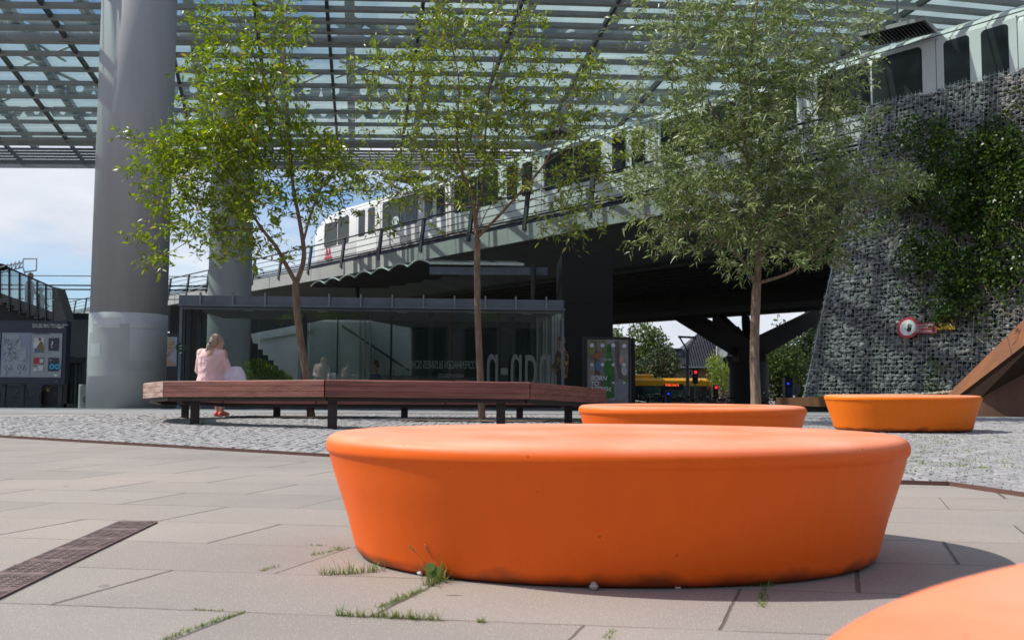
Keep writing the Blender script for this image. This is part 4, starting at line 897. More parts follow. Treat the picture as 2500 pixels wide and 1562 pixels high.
mb = MB(); mb.prism([c3-TX*.20-TY*.07, c3+TX*.22-TY*.07, c3+TX*.20+TY*.02, c3-TX*.10+TY*.02, c3-TX*.13+TY*.06], TN*.01); mb.build('yellow_band', M_yel, ys)
mb = MB(); mb.prism([c3-TX*.12+TY*.05, c3+TX*.20+TY*.05, c3+TX*.03+TY*.36], TN*.008); mb.build('triangle', M_yel, ys)
mb = MB(); mb.prism([c3-TX*.07+TY*.08+TN*.009, c3+TX*.14+TY*.08+TN*.009, c3+TX*.03+TY*.27+TN*.009], TN*.003); mb.build('triangle_field', M_black, ys)
# ================================================================== TREES
M_bark = mat('brown_bark', (0.25, 0.165, 0.115), 0.9, scale=14, col2=(0.12, 0.075, 0.05), bump=.9, bscale=22, stretch=(1.6, 1.6, .35))
M_bark2 = mat('ridged_pale_bark', (0.33, 0.235, 0.165), 0.9, scale=16, col2=(0.12, 0.085, 0.06), bump=1.0, bscale=30, stretch=(1.8, 1.8, .3))
M_twig = mat('twig_bark', (0.15, 0.085, 0.06), 0.8, scale=10)
M_lf1 = leafmat('fresh_leaf', (0.085, 0.14, 0.010), (0.16, 0.235, 0.016), (0.27, 0.35, 0.03), .38, .38, (.42, .30, .02), .018)
M_lf2 = leafmat('olive_leaf', (0.09, 0.14, 0.018), (0.17, 0.235, 0.030), (0.28, 0.34, 0.055), .38, .36, (.30, .20, .03), .015)
M_lf3 = leafmat('willow_leaf', (0.10, 0.155, 0.038), (0.185, 0.25, 0.07), (0.38, 0.43, 0.24), .36, .36, (.36, .38, .30), .06)
def leaves_mesh(name, P_, D_, Ls, wr, m, parent, fold=.25, droop=.15):
    n = len(P_); P_ = np.array(P_); D_ = np.array(D_); D_ /= np.linalg.norm(D_, axis=1)[:, None]+1e-9
    R_ = rng.normal(size=(n, 3)); S_ = np.cross(D_, R_); S_ /= np.linalg.norm(S_, axis=1)[:, None]+1e-9; N_2 = np.cross(S_, D_)
    Ls = np.array(Ls)[:, None]; Wd = Ls*wr/2
    off = np.array(wloc(parent)); tip = P_+D_*Ls+np.array([0, 0, -1])*Ls*droop
    m1 = P_+D_*Ls*.38+N_2*Wd*fold*0; v = np.stack([P_, m1-S_*Wd+N_2*Wd*fold, m1+D_*Ls*.22-S_*Wd*.8+N_2*Wd*fold, tip, m1+D_*Ls*.22+S_*Wd*.8+N_2*Wd*fold, m1+S_*Wd+N_2*Wd*fold], 1)
    v = (v-off).reshape(-1, 3); f = (np.arange(n)[:, None]*6)
    f1 = np.concatenate([f+np.array([0, 1, 2, 3]), f+np.array([0, 3, 4, 5])], 0)
    me = bpy.data.meshes.new(name); me.vertices.add(len(v)); me.vertices.foreach_set('co', v.ravel()); nf = len(f1)
    me.loops.add(nf*4); me.loops.foreach_set('vertex_index', f1.ravel().astype(np.int32)); me.polygons.add(nf); me.polygons.foreach_set('loop_start', np.arange(0, nf*4, 4, dtype=np.int32))
    me.update(calc_edges=True); me.validate(); me.materials.append(m); return finish(bpy.data.objects.new(name, me), parent)
def grow(label, d0, trunk, limbs, blobs, natt, m_leaf, m_bark, leafL, wr, per, group, dsp=.8, droop=.15, seed=1, twl=.30, up=.25, rs=.86):
    rd = random.Random(seed); base = W(*trunk[0][:2], d0); base.z = 0
    root = thing('tree', label, 'tree', base, group)
    nodes = []; tb = MB()
    def limb(pts):
        P_ = [W(x, y, d0+dz) for x, y, dz, r in pts]; R_ = [r*rs for *_, r in pts]
        # smooth subdivide
        Q = []; RR = []
        for i in range(len(P_)-1):
            p0 = P_[max(i-1, 0)]; p1 = P_[i]; p2 = P_[i+1]; p3 = P_[min(i+2, len(P_)-1)]
            for k in range(6):
                t_ = k/6; Q.append(.5*((2*p1)+(p2-p0)*t_+(2*p0-5*p1+4*p2-p3)*t_*t_+(3*p1-p0-3*p2+p3)*t_**3)); RR.append(R_[i]*(1-t_)+R_[i+1]*t_)
        Q.append(P_[-1]); RR.append(R_[-1]); return Q, RR
    q, r = limb(trunk); q[0].z = -.02; r[0] *= 1.25; r[1] *= 1.08; tb.tube(q, r, 14)
    for a, b in zip(q[len(q)//2:], r[len(r)//2:]): nodes.append([a, b, 0])
    for l_ in limbs:
        q, r = limb(l_); tb.tube(q, r, 9)
        for a, b in zip(q, r): nodes.append([a, b, 0])
    tb.build('trunk', m_bark, root, smooth=True)
    mind = min(b for b in [1]); att = []
    tw = [b[4]*b[2]*b[3] for b in blobs]
    while len(att) < natt:
        bx, by, rx, ry, wgt = rd.choices(blobs, tw)[0]; a = rd.uniform(0, 6.283); q_ = math.sqrt(rd.random())
        px_, py_ = bx+rx*q_*math.cos(a), by+ry*q_*math.sin(a); dd = d0+rd.gauss(0, dsp*.55)*math.sqrt(max(.15, 1-q_*q_*.6))
        att.append(W(px_, py_, dd))
    NP = np.array([n_[0] for n_ in nodes]); NR = [n_[1] for n_ in nodes]
    att.sort(key=lambda p: float(np.min(np.linalg.norm(NP-np.array(p), axis=1))))
    tg = MB(); LP_ = []; LD = []; LL = []
    NPl = [list(p) for p in NP]
    arr = np.array(NPl)
    for p in att:
        pa = np.array(p); dv = arr-pa; dist = np.linalg.norm(dv, axis=1)+np.maximum(0, dv[:, 2])*1.6
        k = int(np.argmin(dist)); s = Vector(arr[k]); r0 = min(NR[k]*.7, .004+.006*(p-s).length)
        r0 = max(r0, .0022)
        mid = s.lerp(p, .5)+Vector((rd.gauss(0, .04), rd.gauss(0, .04), (p-s).length*up*.3)); mid2 = mid.lerp(p, .5)+Vector((0, 0, .02))
        pts_ = [s, mid, mid2, p]; tg.tube(pts_, [r0, r0*.75, r0*.6, .0016], 4, cap=False)
        new = [list(mid), list(mid2), list(p)]; arr = np.vstack([arr, new]); NR += [r0*.75, r0*.6, .002]
        dirn = (p-s); dirn = dirn.normalized() if dirn.length > 1e-4 else Vector((0, 0, 1))
        for q_ in range(rd.choice((2, 3, 3, 4))):
            dv_ = (dirn*.6+Vector((rd.gauss(0, .7), rd.gauss(0, .7), rd.gauss(up, .5)))).normalized()
            ln = twl*rd.uniform(.5, 1.2); e_ = p+dv_*ln+Vector((0, 0, -droop*ln)); m_ = p.lerp(e_, .55)+Vector((0, 0, .02))
            tg.tube([p, m_, e_], [.0022, .0018, .0010], 3, cap=False)
            nl = max(2, int(per*rd.uniform(.6, 1.3)))
            for j in range(nl):
                t_ = (j+.5)/nl; pp = (p.lerp(m_, t_/.55) if t_ < .55 else m_.lerp(e_, (t_-.55)/.45)); ax_ = (e_-p).normalized()
                sd_ = Vector((rd.gauss(0, 1), rd.gauss(0, 1), rd.gauss(0, .7))); sd_ = (sd_-ax_*sd_.dot(ax_)).normalized(); dl = ax_*rd.uniform(.4, 1.1)+sd_
                LP_.append(tuple(pp)); LD.append(tuple(dl)); LL.append(leafL*rd.uniform(.6, 1.25))
    tg.build('branches', M_twig, root)
    leaves_mesh('crown', LP_, LD, LL, wr, m_leaf, root, droop=droop)
    return root
gt_ = 'young trees on the plaza'
grow('young tree with a leaning brown trunk, yellow green leaves, left tree inside the ring bench', 13.2,
    [(760, 1022, 0, .068), (752, 950, 0, .066), (740, 870, 0, .062), (727, 780, 0, .060), (722, 710, 0, .062), (724, 680, 0, .055)],
    [[(722, 690, 0, .042), (700, 650, 0, .038), (672, 600, 0, .033), (640, 560, .1, .026), (600, 500, .2, .020), (540, 430, .3, .014), (470, 370, .2, .010), (390, 360, .1, .007), (330, 350, .1, .005)],
     [(724, 690, 0, .046), (742, 630, 0, .042), (735, 560, 0, .036), (715, 450, .05, .030), (705, 330, .1, .026), (690, 290, .1, .024), (650, 200, .15, .018), (610, 120, .2, .013), (580, 40, .2, .009), (560, -20, .2, .007)],
     [(738, 600, 0, .024), (760, 520, -.1, .020), (790, 450, -.2, .014), (830, 400, -.2, .008)],
     [(708, 400, 0, .018), (700, 260, -.2, .014), (690, 150, -.3, .010), (700, 60, -.3, .006)],
     [(640, 560, .1, .016), (560, 560, -.1, .011), (480, 580, -.1, .008), (410, 620, -.1, .005)],
     [(690, 290, .1, .014), (600, 280, .1, .010), (500, 300, .3, .007), (430, 320, .3, .004)]],
    [(560, 60, 95, 65, .9), (700, 60, 60, 60, .7), (600, 170, 140, 80, 1.1), (690, 230, 70, 80, .6), (540, 280, 110, 70, 1.1), (640, 330, 120, 60, 1.0), (520, 380, 130, 70, 1.4), (740, 340, 60, 40, 1.1), (790, 370, 60, 40, 1.0), (430, 360, 70, 60, 1.1), (320, 355, 45, 18, .9), (350, 410, 50, 30, .8), (400, 470, 60, 60, .8), (560, 450, 150, 70, 1.3), (780, 400, 90, 45, 1.3), (830, 440, 60, 50, 1.2), (760, 470, 60, 40, .8), (640, 510, 80, 60, .8), (480, 540, 110, 60, 1.0), (350, 590, 40, 20, .9), (390, 640, 35, 28, .7), (560, 590, 80, 50, .9), (780, 520, 60, 60, .35), (660, 620, 60, 45, .3)],
    860, M_lf1, M_bark, .098, .34, 7, gt_, dsp=.85, seed=11)
grow('young tree with straight slim trunk and forked olive crown, right tree inside the ring bench', 12.45,
    [(1177, 1032, 0, .060), (1174, 950, 0, .058), (1170, 860, 0, .054), (1166, 760, 0, .053), (1165, 660, 0, .053), (1165, 585, 0, .054)],
    [[(1165, 590, 0, .040), (1160, 530, 0, .036), (1152, 470, 0, .034), (1128, 420, 0, .028), (1115, 330, .1, .020), (1120, 200, .1, .014), (1100, 100, .1, .010), (1080, 20, .1, .006)],
     [(1168, 578, 0, .026), (1215, 530, -.1, .024), (1270, 470, -.2, .020), (1330, 400, -.3, .016), (1360, 330, -.3, .012), (1400, 240, -.3, .007)],
     [(1160, 540, 0, .022), (1180, 440, .1, .020), (1185, 330, .15, .016), (1195, 220, .2, .012), (1210, 130, .2, .008)],
     [(1330, 400, -.3, .010), (1400, 350, -.3, .007), (1470, 290, -.3, .004)],
     [(1152, 500, 0, .014), (1090, 500, -.2, .011), (1010, 480, -.3, .007), (960, 470, -.3, .004)],
     [(1128, 420, 0, .014), (1060, 320, .2, .011), (980, 210, .3, .008), (920, 150, .3, .005)],
     [(1200, 400, .1, .012), (1260, 300, .2, .009), (1350, 180, .2, .005)],
     [(1168, 570, 0, .010), (1200, 500, .2, .008), (1300, 430, .3, .005)]],
    [(1080, 40, 60, 45, .8), (1170, 60, 90, 50, .9), (1120, 150, 170, 70, .9), (1270, 90, 70, 70, .6), (940, 130, 60, 50, .55), (900, 160, 40, 30, .5), (990, 220, 110, 60, .8), (1160, 260, 130, 70, .9), (960, 300, 90, 60, .5), (1380, 190, 110, 60, .7), (1440, 240, 80, 60, .7), (1130, 350, 130, 60, 1.0), (1010, 400, 100, 50, .8), (1300, 290, 110, 60, .7), (1430, 340, 110, 70, .8), (920, 440, 70, 45, .9), (1000, 470, 80, 45, .8), (1090, 460, 80, 50, .9), (1200, 430, 90, 60, .8), (1330, 430, 100, 50, .7), (1430, 450, 70, 45, .7), (930, 545, 60, 30, .7), (1380, 540, 80, 50, .7), (1210, 380, 60, 60, .5), (1080, 590, 40, 20, .3), (1440, 520, 50, 40, .4)],
    740, M_lf2, M_bark, .094, .32, 6, gt_, dsp=.85, seed=23)
grow('taller tree with pale ridged trunk and dense silvery willow leaves, standing behind the orange seats', 14.3,
    [(1846, 1018, 0, .085), (1845, 960, 0, .078), (1842, 880, 0, .074), (1843, 800, 0, .071), (1846, 720, 0, .072), (1848, 690, 0, .066)],
    [[(1848, 700, 0, .055), (1852, 620, 0, .050), (1848, 540, 0, .046), (1838, 470, 0, .042), (1822, 380, 0, .036), (1815, 300, 0, .030), (1825, 180, 0, .024), (1840, 80, 0, .018), (1850, -20, 0, .014)],
     [(1840, 690, 0, .030), (1815, 640, -.1, .024), (1770, 600, -.2, .018), (1700, 560, -.3, .010), (1620, 540, -.3, .006)],
     [(1856, 690, 0, .028), (1930, 665, -.2, .022), (1990, 620, -.3, .016), (2060, 560, -.4, .010), (2140, 500, -.5, .006)],
     [(1838, 480, 0, .024), (1900, 400, -.1, .018), (1970, 300, -.2, .012), (2040, 190, -.2, .007)],
     [(1822, 380, 0, .022), (1760, 300, .2, .016), (1710, 200, .3, .011), (1680, 80, .3, .007)],
     [(1845, 560, 0, .018), (1920, 520, -.2, .014), (2000, 460, -.3, .010), (2120, 420, -.5, .006)],
     [(1848, 600, 0, .016), (1780, 500, .1, .012), (1700, 430, .2, .008), (1600, 380, .2, .005)],
     [(1815, 300, 0, .016), (1880, 200, .1, .012), (1930, 100, .2, .008), (1980, 20, .2, .005)],
     [(1825, 200, 0, .014), (1780, 100, .1, .010), (1760, 0, .1, .007)]],
    [(1830, 20, 190, 80, 1.1), (1620, 40, 90, 50, .55), (1700, 130, 120, 80, 1.0), (1900, 130, 150, 90, 1.2), (2060, 60, 80, 60, .6), (1580, 200, 70, 70, .5), (1760, 250, 150, 90, 1.2), (1940, 260, 140, 90, 1.2), (2060, 170, 80, 60, .7), (1620, 330, 90, 80, .8), (1790, 380, 160, 90, 1.4), (1960, 390, 150, 80, 1.2), (2100, 330, 80, 80, .6), (1640, 450, 110, 60, 1.2), (1820, 500, 170, 70, 1.4), (2010, 500, 120, 70, 1.3), (2140, 460, 80, 50, .9), (2220, 450, 50, 35, .6), (1600, 520, 60, 40, .9), (1710, 560, 130, 50, 1.2), (1900, 590, 140, 55, 1.1), (2030, 600, 60, 45, .6), (1620, 590, 70, 22, .8), (1800, 640, 60, 30, .5), (1950, 640, 50, 25, .35), (2120, 560, 60, 35, .5), (1530, 60, 50, 40, .25), (1560, 130, 50, 40, .25)],
    1250, M_lf3, M_bark2, .118, .18, 10, gt_, dsp=1.25, droop=.25, seed=37, twl=.32, rs=1.05)
# ------------------------------------------------------------------ creeper on the gabion wall
M_ivy = leafmat('creeper_leaf', (0.018, 0.038, 0.010), (0.042, 0.078, 0.013), (0.105, 0.16, 0.024), .35, .3, (.06, .1, .02))
iv = thing('creeper', 'green climbing creeper spreading over the right half of the gabion wall', 'climbing plant', GP(3, 0))
IV = [(2200, 400, 70, 110, .25), (2440, 500, 120, 200, .5), (2260, 690, 80, 80, .3), (2260, 330, 75, 50, 1.0), (2340, 390, 90, 70, 1.0), (2430, 330, 60, 60, .9), (2480, 420, 60, 90, 1.0), (2300, 480, 90, 70, 1.1), (2210, 470, 50, 60, .7), (2400, 520, 90, 70, 1.1), (2270, 580, 70, 50, 1.0), (2330, 660, 80, 60, 1.0), (2230, 620, 40, 40, .6), (2440, 620, 70, 60, .7), (2480, 700, 50, 60, .5), (2340, 740, 60, 40, .8), (2300, 770, 30, 25, .7), (2420, 760, 50, 60, .15), (2220, 640, 50, 30, .4), (2180, 520, 40, 60, .25), (2480, 250, 40, 40, .4), (2275, 935, 14, 18, .5), (2280, 900, 20, 30, .25), (2380, 440, 140, 120, .5), (2200, 340, 30, 30, .25), (2380, 700, 100, 60, .3)]
LP_, LD, LL = [], [], []; mb = MB(); tws = [b[4]*b[2]*b[3] for b in IV]
n_ = np.array([-.757, -.653, 0])
for _ in range(1900):
    bx, by, rx, ry, wg = random.choices(IV, tws)[0]; a = random.uniform(0, 6.283); q = math.sqrt(random.random())
    c = onwall(bx+rx*q*math.cos(a), by+ry*q*math.sin(a), .05+abs(random.gauss(0, .16)))
    for _k in range(random.randint(5, 12)):
        p = c+Vector((random.gauss(0, .07), random.gauss(0, .07), random.gauss(0, .07))); LP_.append(tuple(p)); LD.append((-.757+random.gauss(0, .7), -.653+random.gauss(0, .7), random.gauss(-.1, .6))); LL.append(random.uniform(.05, .10))
leaves_mesh('foliage', LP_, LD, LL, .75, M_ivy, iv, fold=.15)
for _ in range(90):
    bx, by, rx, ry, wg = random.choices(IV, tws)[0]; x, y = bx+random.gauss(0, rx*.7), by+random.gauss(0, ry*.7); pts_ = []
    dx, dy = random.gauss(0, 12), random.uniform(5, 22)
    for k in range(7):
        if 2150 < x < 2560 and 230 < y < 930: pts_.append(onwall(x, y, random.uniform(.06, .22)))
        x += dx+random.gauss(0, 7); y += dy+random.gauss(0, 6)
    if len(pts_) > 3: mb.tube(pts_, .006, 4)
for (P_) in ([(2355, 800), (2380, 820), (2402, 838)], [(2436, 744), (2450, 762), (2490, 774)], [(2365, 878), (2370, 858), (2376, 852)], [(2492, 730), (2490, 755), (2500, 768)]): mb.tube([onwall(x, y, .16) for x, y in P_], .010, 5)
mb.build('stems', mat('dry_vine', (.24, .19, .12), .8, scale=9), iv)
# ------------------------------------------------------------------ background trees
M_bg = leafmat('distant_leaf', (0.030, 0.055, 0.012), (0.065, 0.10, 0.02), (0.12, 0.16, 0.035), .6, .3, (.09, .13, .03))
M_bg2 = leafmat('distant_dark_leaf', (0.020, 0.034, 0.014), (0.035, 0.055, 0.020), (0.065, 0.09, 0.035), .6, .25, (.05, .07, .03))
def bgtree(label, px_, d, ybot, blobs, m, n, L_=.28, group='trees beyond the viaduct'):
    zb = gz(d); base = Vector((XD(px_, d), d, zb)); o = thing('leafy_tree', label, 'tree', base, group)
    top = min(b[1]-b[3] for b in blobs); zt_ = W(px_, top, d).z
    tm = MB(); tm.tube([base, base+Vector((.1, 0, (zt_-zb)*.4)), base+Vector((0, 0, (zt_-zb)*.85))], [.22, .16, .04], 8)
    P_, D_, L2 = [], [], []; tws_ = [b[2]*b[3]*b[4] for b in blobs]
    for _ in range(n):
        bx, by, rx, ry, wg = random.choices(blobs, tws_)[0]; a = random.uniform(0, 6.283); q = random.random()**.4
        c = W(bx+rx*q*math.cos(a), by+ry*q*math.sin(a), d+random.gauss(0, 1.2))
        if random.random() < .05: tm.tube([base+Vector((0, 0, (c.z-zb)*.55)), c], [.05, .015], 4, cap=False)
        for _k in range(9):
            P_.append(tuple(c+Vector((random.gauss(0, .22), random.gauss(0, .22), random.gauss(0, .2))))); D_.append((random.gauss(0, 1), random.gauss(0, 1), random.gauss(0, 1))); L2.append(L_*random.uniform(.6, 1.3))
    tm.build('trunk', M_bark, o); leaves_mesh('crown', P_, D_, L2, .6, m, o)
bgtree('round bright green tree left of the tiled house, behind the bus', 1590, 84, 930, [(1570, 850, 45, 60, 1), (1600, 860, 40, 50, .8), (1560, 890, 60, 40, 1)], M_bg, 700)
bgtree('lower dark hedge like tree between the round tree and the house', 1620, 80, 930, [(1615, 890, 40, 40, 1), (1580, 905, 60, 28, 1)], M_bg2, 380)
bgtree('small pale tree in front of the house gable', 1757, 70, 930, [(1750, 905, 16, 35, 1), (1765, 925, 14, 30, .8), (1742, 880, 7, 14, .8)], mat_ if False else M_lf2, 150, L_=.2)
bgtree('leafy tree directly right of the pier', 1900, 72, 940, [(1890, 880, 45, 45, 1), (1920, 900, 50, 50, 1), (1903, 800, 9, 30, .4), (1890, 930, 60, 40, 1), (1920, 840, 30, 30, .5)], M_bg, 700)
bgtree('tall dark conifer like tree beside the gabion wall', 1985, 76, 940, [(1975, 850, 30, 90, 1), (2000, 830, 35, 90, 1), (1960, 900, 40, 60, 1), (1990, 800, 20, 40, 1)], M_bg2, 900)
bgtree('bushy tree at the back between pier and conifer', 1945, 90, 940, [(1940, 900, 70, 50, 1), (1985, 920, 50, 50, 1)], M_bg2, 420, L_=.34)
bgtree('green tree top behind the black stair tower', 1505, 88, 940, [(1506, 840, 14, 40, 1), (1500, 870, 25, 50, 1)], M_bg, 160)
for px_, y_, rx, lb in ((1945, 950, 40, 'yellow green hedge behind the blue ticket column'),):
    P_, D_, L2 = [], [], []; o = thing('hedge', lb, 'hedge', W(1965, 965, 48))
    for _ in range(1500): P_.append(tuple(W(random.uniform(1950, 1985), random.uniform(940, 980), 48+random.gauss(0, .5)))); D_.append((random.gauss(0, 1), random.gauss(0, 1), random.gauss(0, 1))); L2.append(.12)
    leaves_mesh('foliage', P_, D_, L2, .6, M_lf1, o)
P_, D_, L2 = [], [], []; o = thing('shrub', 'green grassy shrub seen through the pavilion glass, right of the seated woman', 'shrub', W(650, 985, 25.0))
for _ in range(1500):
    x = random.uniform(595, 715); y0_ = 880+max(0, (x-640))*.6; y = random.uniform(y0_, 975); P_.append(tuple(W(x, y, 24.6+random.uniform(-.25, .25)))); D_.append((random.gauss(0, .5), random.gauss(0, .5), 1)); L2.append(.14)
leaves_mesh('foliage', P_, D_, L2, .25, M_lf1, o)
# ================================================================== PEOPLE
M_skin = mat('skin', (.55, .33, .25), .55, scale=4, var=.06)
M_pink = mat('pale_pink_cloth', (.80, .56, .55), .75, scale=3, var=.04, bump=.9, bscale=9, stretch=(1.3, 1.3, .6))
M_hair = mat('grey_blonde_hair', (.42, .35, .26), .5, scale=30, col2=(.20, .15, .10), stretch=(1, 1, .15), bump=.5, bscale=60)
M_olive = mat('olive_cloth', (.10, .11, .075), .85, scale=6)
M_redshoe = mat('red_shoe', (.62, .10, .08), .5)
def hand(mb, c, d, s=1.0, side=1):
    d = Vector(d).normalized(); sdv = d.cross(Vector((0, 0, 1))); sdv = sdv.normalized() if sdv.length > .1 else Vector((1, 0, 0)); up_ = sdv.cross(d)
    mb.ell(c, (.040*s, .040*s, .018*s)); tip = c+d*.045*s
    for k, (o_, l_) in enumerate(((-.030, .060), (-.010, .072), (.011, .068), (.031, .052))):
        a = tip+sdv*o_*s; m_ = a+d*l_*.55*s-up_*.006; e_ = m_+d*l_*.4*s-up_*.018*s; mb.cap_(a, m_, .0095*s, .0088*s, 8); mb.cap_(m_, e_, .0088*s, .0075*s, 8)
    a = c+sdv*side*.035*s; mb.cap_(a, a+d*.030*s+sdv*side*.022*s-up_*.01, .0115*s, .009*s, 8)
def head(mb, c, f, s=1.0):
    f = Vector(f).normalized(); l_ = Vector((0, 0, 1)).cross(f).normalized(); R = Matrix((l_, f, Vector((0, 0, 1)))).transposed()
    mb.ell(c+Vector((0, 0, .02*s)), (.075*s, .095*s, .105*s), 18, R); mb.ell(c+f*.02*s-Vector((0, 0, .06*s)), (.055*s, .070*s, .060*s), 14, R)
    mb.cap_(c+f*.088*s+Vector((0, 0, .02*s)), c+f*.108*s-Vector((0, 0, .02*s)), .009*s, .014*s, 8)
    for sd_ in (-1, 1):
        mb.ell(c+l_*sd_*.076*s+Vector((0, 0, 0)), (.010*s, .02*s, .032*s), 8, R); mb.ell(c+l_*sd_*.034*s+f*.080*s+Vector((0, 0, .030*s)), (.018*s, .012*s, .007*s), 8, R)
    mb.ell(c+f*.088*s-Vector((0, 0, .052*s)), (.026*s, .010*s, .009*s), 8, R)
    mb.cap_(c-Vector((0, 0, .07*s))-f*.02, c-Vector((0, 0, .17*s))-f*.035, .05*s, .055*s, 12)
    return l_
def wv(px_, py_, d): return W(px_, py_, d)
# seated woman, seen from behind
wo = thing('person', 'person with grey ponytail in a pale pink jacket seated on the ring bench', 'person', wv(516, 1018, 13.6))
zs = .44; hp = Vector((XD(517, 13.15), 13.15, zs+.11)); sh = hp+Vector((.01, -.02, .47)); hd = Vector((XD(529, 13.12), 13.14, W(529, 836, 13.14).z))
mb = MB(); mb.cap_(hp, hp+Vector((0, 0, .2)), .13, .12); mb.cap_(hp+Vector((0, 0, .2)), sh-Vector((0, 0, .08)), .12, .13); mb.cap_(sh+Vector((-.12, 0, -.05)), sh+Vector((.12, 0, -.05)), .055, .055)
mb.cap_(sh+Vector((0, .01, 0)), hd+Vector((0, -.01, -.08)), .055, .05)
head(mb, hd, (.75, .65, -.05))
kn = [hp+Vector((-.10, .40, .0)), hp+Vector((.12, .42, .0))]; ft = [Vector((XD(536, 13.62), 13.62, .07)), Vector((XD(546, 13.60), 13.60, .07))]
for sd_, k_, f_ in ((-1, kn[0], ft[0]), (1, kn[1], ft[1])):
    mb.cap_(hp+Vector((sd_*.08, .02, -.02)), k_, .085, .06); mb.cap_(k_, f_+Vector((0, -.0, .05)), .055, .036); mb.cap_(f_, f_+Vector((.03, .13, -.025)), .038, .03)
el = [sh+Vector((-.205, .07, -.30)), sh+Vector((.215, .07, -.30))]; ha = [hp+Vector((-.10, .32, .12)), hp+Vector((.27, .20, .08))]
for sd_, e_, h_ in ((-1, el[0], ha[0]), (1, el[1], ha[1])):
    mb.cap_(sh+Vector((sd_*.18, 0, -.04)), e_, .048, .040); mb.cap_(e_, h_, .038, .028); hand(mb, h_+(h_-e_).normalized()*.04, h_-e_, 1.0, -sd_)
fuse(mb, 'body', M_skin, wo, .011, 3)
jm = MB()
def ring(c, rx, ry, n=26, ph=0, am=.0): return [c+Vector((rx*(1+am*math.sin(5*t_+ph))*math.cos(t_), ry*math.sin(t_)*(1+am*math.cos(4*t_+ph)), 0)) for t_ in [2*math.pi*k/n for k in range(n)]]
rr_ = []
for z, rx, ry, ox, am in ((-.12, .238, .175, -.012, .03), (-.06, .245, .17, -.012, .035), (.03, .225, .155, -.005, .03), (.12, .205, .145, 0, .02), (.2, .203, .14, 0, .025), (.29, .212, .14, .0, .02), (.37, .22, .135, .005, .015), (.42, .205, .12, .01, .01), (.46, .16, .10, .012, 0), (.49, .09, .075, .015, 0), (.515, .062, .06, .018, 0)):
    rr_.append(ring(hp+Vector((ox, -.01, z)), rx, ry, ph=z*14, am=am))
for q_ in rr_:
    for w_ in q_: w_.x = hp.x+(w_.x-hp.x)*.88
jm.loft(rr_)
for sd_, e_, h_ in ((-1, el[0], ha[0]), (1, el[1], ha[1])):
    s0_ = sh+Vector((sd_*.145, 0, -.055)); jm.cap_(s0_, e_, .072, .062); jm.cap_(e_, e_.lerp(h_, .8), .066, .05)
jo = fuse(jm, 'jacket', M_pink, wo, .011, 5)
tx = bpy.data.textures.new('folds', 'CLOUDS'); tx.noise_scale = .07; tx.noise_depth = 2
dm = jo.modifiers.new('folds', 'DISPLACE'); dm.texture = tx; dm.strength = .022; dm.mid_level = .5
pm = MB()
for k_, f_ in zip(kn, ft): pm.cap_(k_, f_+Vector((0, 0, .16)), .075, .062)
for sd_, k_ in ((-1, kn[0]), (1, kn[1])): pm.cap_(hp+Vector((sd_*.09, .02, -.02)), k_, .10, .078)
fuse(pm, 'trousers', M_olive, wo, .013, 3)
for f_ in ft:
    s_ = MB(); s_.cap_(f_+Vector((-.005, -.04, -.025)), f_+Vector((.035, .16, -.035)), .045, .035); fuse(s_, 'shoe', M_redshoe, wo, .009, 2)
hm = MB(); fv = Vector((.75, .65, 0)).normalized()
hm.ell(hd-fv*.018+Vector((0, 0, .035)), (.092, .098, .100), 18); hm.ell(hd-fv*.045+Vector((0, 0, -.01)), (.076, .07, .08), 14)
hm.cap_(hd-fv*.10+Vector((-.0, 0, -.015)), hd-fv*.115+Vector((-.005, 0, -.05)), .030, .034)
hm.cap_(hd-fv*.115+Vector((-.005, -.01, -.05)), hd-fv*.12+Vector((-.03, -.02, -.17)), .036, .018); hm.cap_(hd-fv*.11+Vector((.0, -.01, -.06)), hd-fv*.10+Vector((.03, -.02, -.15)), .026, .016); hm.cap_(hd-fv*.11+Vector((-.0, -.01, -.06)), hd-fv*.12+Vector((-.05, -.01, -.12)), .026, .014)
fuse(hm, 'hair', M_hair, wo, .008, 2)
hb = MB(); hb.tube([hd-fv*.095+Vector((-.002, -.035, -.012)), hd-fv*.105+Vector((.002, .02, -.02))], .02, 8); hb.build('hair_tie', M_black, wo)
# bag
M_bagw = mat('white_plastic_bag', (.78, .74, .78), .45, scale=5, col2=(.62, .50, .58), bump=1.0, bscale=12)
bc = Vector((XD(571, 13.2), 13.2, zs)); bg_ = thing('carrier_bag', 'crumpled white carrier bag with pale pink print standing on the bench', 'bag', bc)
mb = MB(); rr_ = []
for z, rx, ry in ((0.01, .19, .10), (.03, .21, .11), (.11, .21, .11), (.20, .18, .095), (.27, .15, .07), (.315, .125, .035), (.325, .11, .012)):
    rr_.append([bc+Vector((rx*math.copysign(abs(math.cos(t_))**.75, math.cos(t_))*(1+.05*math.sin(6*t_+z*30)), ry*math.sin(t_)*(1+.12*math.sin(5*t_+z*40)), z+.01*math.sin(4*t_))) for t_ in [2*math.pi*k/28 for k in range(28)]])
mb.loft(rr_); o = mb.build('bag_body', M_bagw, bg_, smooth=True)
mb = MB(); mb.tube([bc+Vector((-.08+.16*k/8, -.02, .31+.035*math.sin(math.pi*k/8)-.02)) for k in range(9)], .007, 6); mb.build('bag_handle', M_bagw, bg_)
mb = MB(); mb.tube([bc+Vector((-.05+.16*k/8, .02, .31+.04*math.sin(math.pi*k/8)-.02)) for k in range(9)], .007, 6); mb.build('bag_handle', M_bagw, bg_)
